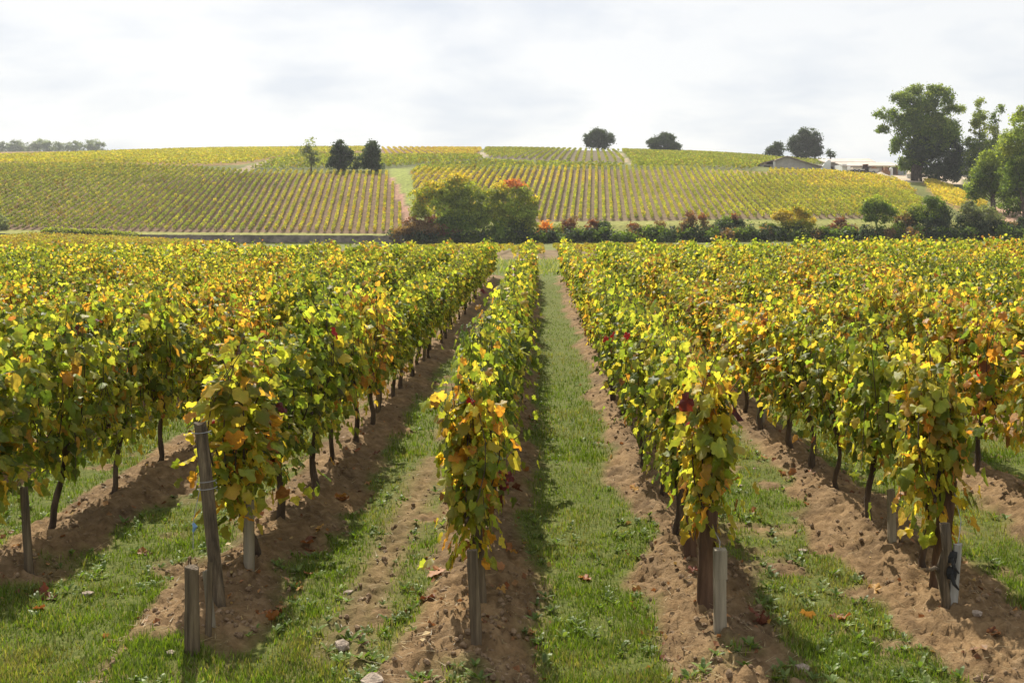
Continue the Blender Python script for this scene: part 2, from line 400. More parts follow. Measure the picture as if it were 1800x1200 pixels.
    paint(inside([(690, 296), (722, 297), (735, 345), (722, 375), (716, 360), (700, 325), (684, 306)], PX, PY) & onhill, (.21, .24, .055), .2)   # grass triangle
    paint(inside([(684, 306), (700, 325), (718, 365), (728, 400), (716, 411), (706, 411), (714, 396)], PX, PY) & onhill, (.33, .19, .13), .3)      # earth track
    paint(inside([(405, 305), (430, 293), (480, 279), (485, 283), (440, 300), (425, 305)], PX, PY) & onhill, (.26, .20, .13), .3)
    paint(inside([(1090, 268), (1112, 289), (1105, 290), (1080, 266)], PX, PY) & onhill, (.32, .25, .17), .3)
    paint(inside([(850, 266), (872, 270), (845, 279), (835, 276)], PX, PY) & onhill, (.30, .25, .18), .3)
    paint(inside([(1480, 303), (1530, 296), (1700, 305), (1690, 325), (1640, 322), (1600, 320), (1560, 312)], PX, PY) & onhill, (.46, .37, .27), .25)   # farm yard
    paint(inside([(1725, 360), (1800, 372), (2100, 372), (2100, 396), (1740, 396)], PX, PY) & onhill, (.40, .25, .17), .3)
    strip = (Y > 170.2) & (Y < 183) & (PY > 383) & ~inside(BLK['L1'], PX, PY) & ~inside(BLK['R1'], PX, PY)
    paint(strip, (.21, .21, .055), .3)
    paint(inside(VALLEY, PX, PY) & (Y < 169.6), (.25, .17, .085), .3)
    paint((Y < 169.6) & (PX < 80) & (PY < 429) & ~inside(VALLEY, PX, PY), (.17, .27, .07), .2)
    paint((Y < 110) & (Y >= 60), (.17, .12, .065), .5)
    n, m = X.shape; idx = np.arange(n * m).reshape(n, m)
    T = np.stack([idx[:-1, :-1], idx[:-1, 1:], idx[1:, 1:], idx[1:, :-1]], -1).reshape(-1, 4)
    m_, N, L = mat_new('hillside_earth')
    out = N.new('ShaderNodeOutputMaterial'); p = N.new('ShaderNodeBsdfPrincipled'); p.inputs['Roughness'].default_value = .95
    p.inputs['Specular IOR Level'].default_value = .1
    at = N.new('ShaderNodeAttribute'); at.attribute_name = 'col'; tc = N.new('ShaderNodeTexCoord')
    nz = N.new('ShaderNodeTexNoise'); nz.inputs['Scale'].default_value = 1.7; nz.inputs['Detail'].default_value = 6; L.new(tc.outputs['Object'], nz.inputs['Vector'])
    mr = N.new('ShaderNodeMapRange'); mr.inputs[1].default_value = .3; mr.inputs[2].default_value = .7; mr.inputs[3].default_value = .6; mr.inputs[4].default_value = 1.35
    L.new(nz.outputs[0], mr.inputs[0]); hs = N.new('ShaderNodeHueSaturation'); L.new(at.outputs['Color'], hs.inputs['Color']); L.new(mr.outputs[0], hs.inputs['Value'])
    L.new(hs.outputs[0], p.inputs['Base Color']); L.new(p.outputs[0], out.inputs[0])
    me = mesh_np('hillside', np.stack([X, Y, Z], -1).reshape(-1, 3), T, m_, col=C.reshape(-1, 3), smooth=True)
    tag(link('hillside', me), kind='structure')
build_ground()

# ------------------------------------------------------------------ hillside vine rows
PAL = {'green': (.17, .235, .034), 'dark': (.09, .138, .024), 'yg': (.315, .355, .052), 'yellow': (.50, .42, .064), 'orange': (.47, .26, .05), 'red': (.18, .035, .02), 'brown': (.24, .12, .045)}
def pal_colors(n, r, w):
    ks = list(w); p = np.array([w[k] for k in ks], float); p /= p.sum()
    c = np.array([PAL[k] for k in ks])[r.choice(len(ks), n, p=p)]
    return c * r.uniform(.72, 1.25, (n, 1)) * (1 + r.normal(0, .06, (n, 3)))
W_L1 = {'green': 4, 'dark': 2, 'yg': 2.6, 'yellow': 1.0, 'brown': .6, 'red': .25}
W_L1R = {'yg': 3, 'yellow': 4, 'green': 1.5, 'orange': .6, 'dark': .5}
W_R1 = {'yg': 5, 'yellow': 2.4, 'green': 2.2, 'dark': .6, 'orange': .2}
W_YEL = {'yellow': 5, 'yg': 2.2, 'orange': .8, 'green': .6}
W_GRN = {'green': 3, 'dark': 1.6, 'yg': 2.2, 'yellow': .5, 'brown': .9}
def row_cards(X, Y, az, r, w, w2=None, blend=None, dens=15, step=.5, hgt=1.25, size=.34):
    """X, Y: ground points along a row, step apart -> card arrays"""
    n = int(dens * step); i = np.repeat(np.arange(len(X)), n); k = len(i)
    a = r.uniform(-step / 2, step / 2, k); o = r.uniform(-.22, .22, k)
    x = X[i] + a * math.sin(az) + o * math.cos(az); y = Y[i] + a * math.cos(az) - o * math.sin(az)
    gap = fbm(X * .35, Y * .35, 81, 2)[i]
    z = far_z(x, y) + .30 + (hgt - .42) * r.random(k) ** .8 * (.9 + .2 * gap)
    vi = (i // 2) if step < .9 else i
    c = (pal_colors(len(X), r, w)[vi] * .45 + pal_colors(400, r, w).mean(0) * .55) * r.uniform(.8, 1.2, (k, 1))
    if w2 is not None:
        c2 = (pal_colors(len(X), r, w2)[vi] * .45 + pal_colors(400, r, w2).mean(0) * .55) * r.uniform(.8, 1.2, (k, 1)); t = blend[i] + r.normal(0, .25, k); c = np.where((t > .5)[:, None], c2, c)
    patch = fbm(X * .11, Y * .11, 83, 3)[i]
    c = c * (.75 + .5 * patch[:, None])
    keep = gap > .04
    pos = np.stack([x, y, z], -1)[keep]; c = c[keep]
    return merge(QUAD_V, QUAD_T, pos, rand_frames(len(pos), r, .5), r.uniform(.75, 1.25, len(pos)) * size, c)
def block_rows(key, az_px, spacing, dmin, dmax, step=.5):
    az = math.atan((az_px - CX) / F); poly = BLK[key]
    out = []
    for o in np.arange(-260, 261, spacing):
        t = np.arange(dmin - 5, dmax + 5, step)
        X = o * math.cos(az) + t * math.sin(az); Y = -o * math.sin(az) + t * math.cos(az)
        ok = (Y > dmin) & (Y < dmax)
        if not ok.any(): continue
        PX, PY = proj(X, Y, far_z(X, np.clip(Y, 60, 1500)))
        ok &= inside(poly, PX, PY) & (PX > -130) & (PX < 1930)
        if ok.sum() < 8: continue
        out.append((X[ok], Y[ok]))
    return out, az
def build_hill_rows():
    r = np.random.default_rng(11)
    spec = [
        ('L1', 705, 1.36, 171, 258, 'row of dark green and rusty vines on the left hillside block above the stone wall', 'vine rows on the left hillside block'),
        ('R1', 1050, 1.36, 175, 262, 'trimmed yellow-green vine row running up the right hillside block behind the hedge', 'vine rows on the right hillside block'),
        ('L4', 640, 2.1, 280, 410, 'short vine row over brown earth on the ridge behind the three dark trees', 'short vine rows on the ridge'),
        ('C1', 1040, 2.0, 270, 410, 'thin green vine row in the plot below the first round ridge tree', 'thin vine rows below the ridge tree')]
    for key, apx, sp, d0, d1, lab, grp in spec:
        rows, az = block_rows(key, apx, sp, d0, d1)
        rows.sort(key=lambda q: (CX + F * q[0][0] / q[1][0]) * (-1 if key == 'L1' else 1)); num = 0
        for X, Y in rows:
            num += 1
            if key == 'L1':
                px = CX + F * X / Y; py = CY - F * (far_z(X, Y) - H) / Y
                t = sm(380, 560, px + (fbm(X * .05, Y * .05, 91, 2) - .5) * 200) * .9 + .25 * sm(330, 300, py)
                V, T, c = row_cards(X, Y, az, r, W_L1, W_L1R, t, dens=25, hgt=1.08, size=.29)
                lab_ = f"{'yellow' if px.mean() > 480 else 'dark green'} hillside vine row, {ordw(num)} counted left from the grass triangle"
            elif key == 'R1':
                t = sm(.5, .72, fbm(X * .045, Y * .045, 93, 2))
                V, T, c = row_cards(X, Y, az, r, W_R1, W_YEL, t, dens=26, hgt=1.28, size=.30); lab_ = f'yellow-green hillside vine row, {ordw(num)} counted right from the grass triangle'
            elif key == 'L4':
                V, T, c = row_cards(X, Y, az, r, {'yellow': 2, 'yg': 2, 'orange': 1, 'brown': 1}, dens=10, size=.4, hgt=.95); lab_ = f'short vine row over brown earth on the ridge, {ordw(num)} from the left'
            else:
                V, T, c = row_cards(X, Y, az, r, W_GRN, dens=10, size=.4, hgt=1.0); lab_ = f'thin green vine row below the first round ridge tree, {ordw(num)} from the left'
            if len(T) < 30: continue
            b = np.array([X[0], Y[0], float(far_z(X[:1], Y[:1])[0])])
            o = link('vine_row', mesh_np('vine_row', V - b, T, M['hill_leaf'], col=c), None, b)
            tag(o, lab_, 'vine row', grp)
    for key, apx, sp, w, dens, size, nm in (('L2', 1700, 1.5, {'yellow': 2.6, 'yg': 3.4, 'orange': .5, 'green': 2}, 6, .5, 'yellow_hill_vines'), ('L3', 1500, 1.6, W_GRN, 6, .5, 'green_hill_vines'),
                                ('C0', 1500, 1.5, W_GRN, 7, .5, 'upper_green_vines'), ('R2', 1500, 1.6, W_GRN, 6, .5, 'ridge_green_vines'),
                                ('R3', 1050, 1.4, W_YEL, 12, .4, 'golden_strip_vines'), ('Y2', 1050, 1.4, {'yellow': 6, 'yg': 1, 'orange': .5}, 14, .36, 'golden_corner_vines')):
        rows, az = block_rows(key, apx, sp, 176, 425, 1.0)
        Vs, Ts, Cs = [], [], []; nb = 0
        for X, Y in rows:
            V, T, c = row_cards(X, Y, az, r, w, dens=dens, step=1.0, size=size)
            Vs.append(V); Ts.append(T + nb); Cs.append(c); nb += len(V)
        if Vs:
            tag(link(nm, mesh_np(nm, np.concatenate(Vs), np.concatenate(Ts), M['hill_leaf'], col=np.concatenate(Cs))), kind='stuff',
                label={'yellow_hill_vines': 'golden vines covering the upper left slope under the skyline', 'green_hill_vines': 'dull green vines around the three dark trees',
                       'upper_green_vines': 'narrow green band of vines above the right block', 'ridge_green_vines': 'green vines under the round ridge trees',
                       'golden_strip_vines': 'bright golden strip of vines below the grey barn', 'golden_corner_vines': 'bright yellow vines in the corner right of the earth yard'}[nm], cat='vines')
    # low valley vines seen over the foreground on the left
    Vs, Ts, Cs = [], [], []; nb = 0
    for o in np.arange(-90, -20, 1.5):
        Y = np.arange(70, 168, .7); X = np.full_like(Y, o) - .1 * (Y - 120)
        PX, PY = proj(X, Y, far_z(X, Y)); ok = inside(VALLEY, PX, PY) & (PX > -130)
        if ok.sum() < 3: continue
        V, T, c = row_cards(X[ok], Y[ok], -.1, r, {'yg': 2, 'brown': 2.5, 'green': 2, 'yellow': 1, 'orange': .4}, dens=10, step=.7, hgt=.9, size=.28)
        Vs.append(V); Ts.append(T + nb); Cs.append(c); nb += len(V)
    for o in np.arange(-9, 12, 1.5):
        Y = np.arange(63, 112, .7); X = np.full_like(Y, o)
        V, T, c = row_cards(X, Y, 0.0, r, {'yg': 2, 'brown': 2.5, 'green': 2, 'yellow': .6}, dens=10, step=.7, hgt=.8, size=.25)
        Vs.append(V); Ts.append(T + nb); Cs.append(c); nb += len(V)
    tag(link('valley_vines', mesh_np('valley_vines', np.concatenate(Vs), np.concatenate(Ts), M['hill_leaf'], col=np.concatenate(Cs))), kind='stuff',
        label='low brownish vines in front of the stone wall on the left', cat='vines')
build_hill_rows()

# ------------------------------------------------------------------ stone wall
def build_walls():
    def wall(px0, px1, d, label, htop, cap=True):
        e = empty('stone_wall', (0, 0, 0), label, 'wall')
        n = max(2, int((px1 - px0) / 12)); px = np.linspace(px0, px1, n)
        X = (px - CX) / F * d; zt = far_z(X, np.full(n, d + .6)) + htop; zb = far_z(X, np.full(n, d - .8)) - .3
        b = MB()
        for i in range(n - 1):
            b.add([(X[i], d - .3, zb[i]), (X[i+1], d - .3, zb[i+1]), (X[i+1], d - .3, zt[i+1]), (X[i], d - .3, zt[i]),
                   (X[i], d + .3, zb[i]), (X[i+1], d + .3, zb[i+1]), (X[i+1], d + .3, zt[i+1]), (X[i], d + .3, zt[i])],
                  [(0, 1, 2, 3), (5, 4, 7, 6), (3, 2, 6, 7)] + ([(4, 0, 3, 7)] if i == 0 else []) + ([(1, 5, 6, 2)] if i == n - 2 else []))
        b.obj('masonry', M['wall_stone'], e)
        # projecting stones, too small to pick apart from here
        b = MB(); k = int((X[-1] - X[0]) * 10)
        for _ in range(k):
            x = random.uniform(X[0] + .3, X[-1] - .3); t0, t1 = np.interp(x, X, zb) + .3, np.interp(x, X, zt) - .1
            z = random.uniform(t0, max(t0 + .05, t1)); w, h = random.uniform(.15, .32), random.uniform(.07, .13)
            b.box(x - w, x + w, d - .3 - random.uniform(.02, .07), d - .28, z - h, z + h)
        tag(b.obj('stone_facing', M['wall_stone'], e), kind='stuff')
        b = MB(); x = X[0]
        while x < X[-1] - .2:
            w = random.uniform(.5, 1.1); x2 = min(x + w, X[-1]); z = np.interp((x + x2) / 2, X, zt)
            b.box(x + .02, x2 - .02, d - .38, d + .38, z + .003, z + random.uniform(.08, .16)); x = x2
        tag(b.obj('coping', M['wall_stone'], e), kind='stuff')
    wall(214, 712, 170, 'long low grey stone retaining wall under the left hillside vines', .02)
    wall(-60, 16, 160, 'short dark stone wall stub by the bright grass at the left edge', .6)
build_walls()

# ------------------------------------------------------------------ trees and bushes
def scaled(px, d): return px * d / F
TREE_C = {'dark': ((.032, .055, .028), (.065, .09, .045)), 'green': ((.07, .12, .018), (.165, .225, .036)), 'light': ((.16, .215, .034), (.31, .36, .065)),
          'olive': ((.165, .20, .025), (.32, .34, .048)), 'yellow': ((.34, .27, .035), (.56, .42, .06)), 'orange': ((.48, .18, .03), (.68, .32, .06)),
          'red': ((.13, .045, .032), (.26, .10, .06)), 'redbrown': ((.13, .08, .04), (.25, .155, .075)), 'pinkred': ((.50, .16, .06), (.66, .27, .10)),
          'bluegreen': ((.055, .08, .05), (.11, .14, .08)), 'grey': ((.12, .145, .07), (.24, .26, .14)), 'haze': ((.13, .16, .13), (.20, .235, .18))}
def crown_cards(lobes, r, size, cover, gap):
    """lobes: (x,y,z,rx,ry,rz,colour key, top colour key or None)"""
    Vs, Ts, Cs = [], [], []; nb = 0
    for (x, y, z, rx, ry, rz, ck, ct) in lobes:
        rm = (rx * ry * rz) ** (1 / 3)
        ns = int(np.clip(11 * (rm / size / 6), 8, 30)); sd = norm(r.normal(size=(ns, 3))); sd[:, 2] = np.where(sd[:, 2] < -.75, -sd[:, 2], sd[:, 2])
        sr = r.uniform(.34, .56, ns); sc = sd * r.uniform(.45, .80, (ns, 1))          # leafy masses standing out of the lobe
        nc = max(12, int(14 * (rm / size) ** 2 * .17 * cover))                    # clumps on and in the masses
        pk = r.integers(0, ns, nc); dirs = norm(r.normal(size=(nc, 3)) + sd[pk] * .55)
        rad = np.where(r.random(nc) < .8, r.uniform(.8, 1.05, nc), r.uniform(.2, .8, nc))
        cc = (sc[pk] + dirs * (rad * sr[pk])[:, None]) * np.array([rx, ry, rz]); tone = r.uniform(.75, 1.3, ns)[pk]
        keep = r.random(nc) > gap; cc = cc[keep]; dk = dirs[keep]; tone = tone[keep]
        m = 16; k = len(cc) * m
        cr = np.repeat(r.uniform(.7, 1.4, len(cc)) * size * 1.7, m)
        p = np.repeat(cc, m, 0) + r.normal(size=(k, 3)) * cr[:, None] * np.array([.55, .55, .42])
        shade = np.repeat(r.uniform(.8, 1.2, len(cc)) * tone, m)
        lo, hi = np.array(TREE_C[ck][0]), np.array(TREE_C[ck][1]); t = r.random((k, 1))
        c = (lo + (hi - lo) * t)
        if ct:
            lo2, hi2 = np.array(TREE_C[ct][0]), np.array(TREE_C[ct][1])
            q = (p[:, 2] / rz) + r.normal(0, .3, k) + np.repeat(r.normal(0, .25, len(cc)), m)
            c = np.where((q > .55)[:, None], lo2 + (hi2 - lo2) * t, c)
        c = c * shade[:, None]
        p = p + np.array([x, y, z])
        out = norm(np.repeat(dk, m, 0) + r.normal(size=(k, 3)) * .9 + np.array([0, 0, .3]))
        R = frames(out, r.normal(size=(k, 3)))
        V, T, c = merge(QUAD_V, QUAD_T, p, R, r.uniform(.75, 1.4, k) * size, c)
        Vs.append(V); Ts.append(T + nb); Cs.append(c); nb += len(V)
    return np.concatenate(Vs), np.concatenate(Ts), np.concatenate(Cs)
def tree(name, label, cat, px, py, lobes, d=None, size=.34, cover=1.0, gap=.12, trunk=.25, group=None, seed=0, stems=None, dd=None, limbs=True, sink=.1):
    """px, py: foot; lobes in photo pixels (px, py, rx, ry, colour, top colour)"""
    r = np.random.default_rng(1000 + seed)
    if d is None: X, d, Z = hit(px, py)
    else: X = (px - CX) / F * d; Z = GZ(X, d)
    e = empty(name, (X, d, Z - sink), label, cat, group)
    L3 = []
    for lb in lobes:
        lx, ly, rx, ry = lb[:4]; ck = lb[4]; ct = lb[5] if len(lb) > 5 else None
        wx, wz = scaled(rx, d), scaled(ry, d)
        wy = .5 * (wx + wz) * .9
        x = (lx - CX) / F * d - X; z = H + (CY - ly) / F * d - (Z - sink)
        y = r.uniform(-.4, .4) * wx + (lb[6] if len(lb) > 6 else 0)
        L3.append((x, y, max(z, wz * .7), wx, wy, wz, ck, ct))
    V, T, c = crown_cards(L3, r, size, cover, gap)
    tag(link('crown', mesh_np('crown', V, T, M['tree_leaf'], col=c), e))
    b = MB()
    top = max(l[2] for l in L3)
    cx = np.mean([l[0] for l in L3]); ht = max(.5, min(l[2] - l[5] * .3 for l in L3))
    for s in (stems or [0]):
        hh = ht + .35 * (top - ht)
        pts = [(s, 0, -.1), (s * .9 + r.normal(0, .05), r.normal(0, .1), hh * .4), (s * .5 + cx * .5 + r.normal(0, .1), r.normal(0, .15), hh * .75), (cx + r.normal(0, .2), 0, top * .92)]
        b.tube(pts, [trunk * 1.25, trunk, trunk * .75, trunk * .2], 8, jit=.06)
    if limbs:
        for l in L3:
            z0 = min(ht * .9, l[2] * .6)
            b.tube([(cx * .3, 0, z0), (cx * .3 + .45 * (l[0] - cx * .3), l[1] * .4, z0 + .62 * (l[2] - z0)), (l[0], l[1], l[2] + l[5] * .45)], [trunk * .5, trunk * .34, trunk * .08], 6, jit=.05)
    b.obj('trunk', M['tree_bark'], e, smooth=True)
    return e

def build_trees():
    # --- the big tree by the farm
    big = [(1608, 170, 20, 20, 'green', 'light'), (1650, 176, 26, 22, 'green', 'light'), (1580, 182, 22, 17, 'green', 'light'), (1556, 198, 17, 11, 'green', 'light'),
           (1672, 196, 16, 12, 'green', 'light'), (1685, 194, 9, 6, 'light'), (1556, 228, 14, 8, 'green', 'light'), (1570, 214, 14, 10, 'green'), (1624, 205, 34, 26, 'green', 'light'),
           (1590, 235, 24, 24, 'green'), (1645, 240, 38, 34, 'green', 'light'), (1672, 262, 27, 36, 'dark', 'green'), (1582, 262, 16, 20, 'green'), (1604, 272, 24, 24, 'green'),
           (1640, 286, 36, 28, 'dark'), (1670, 296, 20, 22, 'dark'), (1592, 288, 15, 18, 'green', 'light'), (1655, 225, 30, 26, 'green', 'light'), (1620, 185, 24, 20, 'green', 'light'), (1628, 262, 34, 30, 'dark', 'green'), (1655, 308, 34, 16, 'dark'), (1685, 280, 14, 24, 'dark'), (1600, 215, 24, 20, 'green', 'light'), (1640, 160, 12, 12, 'green', 'light')]
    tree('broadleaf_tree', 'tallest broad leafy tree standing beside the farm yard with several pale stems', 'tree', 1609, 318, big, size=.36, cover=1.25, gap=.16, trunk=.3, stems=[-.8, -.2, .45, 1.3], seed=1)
    # --- group at the right edge
    tree('slender_tree', 'tall thin-topped tree with sparse crown right of the tallest tree', 'tree', 1722, 330,
         [(1724, 178, 7, 10, 'light'), (1722, 200, 11, 14, 'light'), (1722, 225, 14, 18, 'olive', 'light'), (1718, 255, 20, 22, 'green', 'light'), (1722, 285, 26, 24, 'green', 'light'), (1712, 300, 20, 22, 'green', 'dark'), (1735, 268, 18, 20, 'olive', 'light')], size=.32, cover=1.2, gap=.22, trunk=.2, seed=2)
    tree('slender_tree', 'leaning narrow treetop rising just behind the right edge trees', 'tree', 1752, 335,
         [(1757, 193, 7, 9, 'green', 'light'), (1748, 210, 9, 11, 'green'), (1744, 232, 14, 14, 'olive', 'light'), (1750, 262, 20, 18, 'green', 'light'), (1745, 292, 22, 20, 'green')], size=.32, cover=1.0, gap=.25, trunk=.2, seed=3)
    tree('bushy_tree', 'large bushy light green tree at the right edge above bare earth', 'tree', 1746, 372,
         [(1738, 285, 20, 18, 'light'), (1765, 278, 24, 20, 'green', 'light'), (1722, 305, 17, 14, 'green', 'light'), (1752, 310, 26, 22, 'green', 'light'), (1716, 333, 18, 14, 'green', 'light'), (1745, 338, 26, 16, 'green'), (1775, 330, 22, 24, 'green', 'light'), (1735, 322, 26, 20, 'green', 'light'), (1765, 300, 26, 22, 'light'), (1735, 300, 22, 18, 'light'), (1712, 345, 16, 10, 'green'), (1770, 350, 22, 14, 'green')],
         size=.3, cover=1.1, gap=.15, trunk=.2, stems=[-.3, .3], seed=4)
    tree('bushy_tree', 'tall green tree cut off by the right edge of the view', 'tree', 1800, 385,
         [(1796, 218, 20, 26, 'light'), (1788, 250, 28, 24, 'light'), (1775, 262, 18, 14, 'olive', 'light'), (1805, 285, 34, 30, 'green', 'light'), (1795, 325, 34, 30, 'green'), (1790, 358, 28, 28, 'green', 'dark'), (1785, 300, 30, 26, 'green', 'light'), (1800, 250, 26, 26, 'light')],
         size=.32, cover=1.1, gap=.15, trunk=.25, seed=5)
    # --- ridge trees
    ridge = [('round dense tree on the ridge above the thin green rows', 1052, 261, [(1052, 240, 21, 13, 'dark'), (1042, 246, 14, 11, 'dark'), (1064, 246, 14, 11, 'dark'), (1052, 250, 20, 8, 'dark'), (1032, 245, 6, 10, 'dark'), (1072, 245, 7, 10, 'dark'), (1043, 257, 13, 6, 'dark'), (1061, 257, 13, 6, 'dark')]),
             ('broad dark oval tree alone on the middle of the ridge', 1168, 267, [(1168, 246, 20, 9, 'dark'), (1154, 252, 14, 10, 'dark'), (1182, 252, 14, 11, 'dark'), (1168, 255, 24, 8, 'dark'), (1147, 251, 7, 6, 'dark'), (1155, 261, 13, 6, 'dark'), (1182, 260, 14, 7, 'dark'), (1168, 241, 12, 6, 'dark')]),
             ('small dark round tree left of the biggest ridge tree', 1362, 276, [(1364, 258, 11, 8, 'dark'), (1356, 265, 9, 7, 'dark'), (1369, 265, 9, 8, 'dark'), (1350, 267, 5, 5, 'dark'), (1362, 271, 11, 5, 'dark')]),
             ('biggest dark rounded tree on the ridge behind the grey barn', 1416, 280, [(1418, 242, 20, 15, 'dark'), (1405, 253, 17, 14, 'dark'), (1430, 253, 16, 18, 'dark'), (1416, 264, 27, 10, 'dark'), (1390, 258, 8, 8, 'dark'), (1437, 264, 10, 12, 'dark'), (1408, 271, 14, 7, 'dark'), (1428, 271, 15, 8, 'dark')]),
             ('tiny lollipop tree between the grey barn and the long shed', 1460, 284, [(1460, 271, 6.5, 7.5, 'dark')])]
    for i, (lab, px, py, lb) in enumerate(ridge):
        Xr = (px - CX) / F * 395
        tree('ridge_tree', lab, 'tree', px, py, lb, d=395, size=.42, cover=1.5, gap=.12, trunk=.35, group='dark trees on the ridge', seed=20 + i)
    # --- trees in the left vineyard
    tree('field_tree', 'pale thin-leaved tree, first of the clump in the left hillside vineyard', 'tree', 547, 301, [(546, 254, 8, 10, 'olive', 'light'), (543, 268, 14, 13, 'grey'), (553, 276, 12, 12, 'grey'), (545, 284, 12, 9, 'grey')], size=.32, cover=.8, gap=.3, trunk=.14, seed=30, group='clump of trees in the left vineyard')
    tree('field_tree', 'wide dark tree in the middle of the left vineyard clump', 'tree', 597, 301, [(600, 262, 12, 12, 'dark'), (590, 274, 12, 16, 'dark'), (606, 276, 14, 16, 'dark'), (598, 285, 21, 13, 'dark'), (590, 293, 15, 8, 'dark'), (607, 293, 14, 8, 'dark'), (597, 257, 9, 8, 'dark')], size=.34, cover=1.2, gap=.12, trunk=.2, seed=31, group='clump of trees in the left vineyard')
    tree('field_tree', 'small narrow dark bush between two larger dark trees', 'tree', 628, 301, [(628, 281, 6, 8, 'dark'), (628, 291, 7, 9, 'dark')], size=.3, cover=1.2, gap=.1, trunk=.1, seed=32, group='clump of trees in the left vineyard')
    tree('field_tree', 'dark upright oval tree, last of the clump beside the grass triangle', 'tree', 654, 301, [(653, 263, 13, 13, 'dark'), (647, 276, 11, 16, 'dark'), (661, 277, 11, 17, 'dark'), (654, 287, 17, 12, 'dark'), (648, 294, 12, 8, 'dark'), (662, 294, 11, 8, 'dark'), (654, 257, 9, 8, 'dark')], size=.34, cover=1.2, gap=.12, trunk=.2, seed=33, group='clump of trees in the left vineyard')
    # --- hazy trees beyond the ridge at the left
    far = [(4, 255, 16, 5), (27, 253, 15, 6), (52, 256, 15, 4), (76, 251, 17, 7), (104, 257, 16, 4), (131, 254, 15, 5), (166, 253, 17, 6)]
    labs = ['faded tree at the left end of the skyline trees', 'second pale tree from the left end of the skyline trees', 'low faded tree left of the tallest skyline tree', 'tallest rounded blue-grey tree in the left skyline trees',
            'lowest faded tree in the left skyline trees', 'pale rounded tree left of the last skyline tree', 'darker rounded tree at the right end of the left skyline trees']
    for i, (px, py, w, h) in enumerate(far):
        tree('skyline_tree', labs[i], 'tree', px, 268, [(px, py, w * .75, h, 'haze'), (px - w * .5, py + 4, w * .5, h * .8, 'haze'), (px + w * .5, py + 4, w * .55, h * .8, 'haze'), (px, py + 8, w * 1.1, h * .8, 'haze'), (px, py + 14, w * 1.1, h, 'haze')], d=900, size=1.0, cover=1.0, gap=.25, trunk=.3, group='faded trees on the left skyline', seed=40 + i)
    # --- hedge along the foot of the right slope
    T = lambda *a, **k: tree(*a, **{'size': .26, 'trunk': .12, 'limbs': True, **k})
    T('round_tree', 'large round green tree with yellowing top in front of the hillside', 'tree', 800, 424,
      [(795, 330, 34, 22, 'olive', 'yellow'), (757, 342, 28, 22, 'olive', 'yellow'), (832, 345, 28, 24, 'light', 'olive'), (745, 365, 22, 24, 'olive', 'yellow'), (785, 365, 38, 30, 'light', 'olive'), (828, 375, 36, 30, 'light', 'olive'), (800, 400, 46, 24, 'green'), (850, 395, 22, 28, 'green')], d=173, cover=1.15, gap=.12, trunk=.2, seed=60, size=.3)
    T('round_tree', 'round yellow-green tree with a red-orange top beside the larger round tree', 'tree', 900, 424,
      [(906, 325, 20, 9, 'pinkred'), (880, 340, 24, 18, 'olive', 'yellow'), (918, 345, 24, 18, 'olive', 'light'), (875, 368, 22, 24, 'olive', 'light'), (912, 370, 32, 24, 'light', 'olive'), (935, 362, 14, 16, 'olive', 'yellow'), (890, 398, 36, 22, 'green', 'olive'), (925, 395, 20, 20, 'olive', 'light')], d=172, cover=1.15, gap=.12, trunk=.18, seed=61, size=.3)
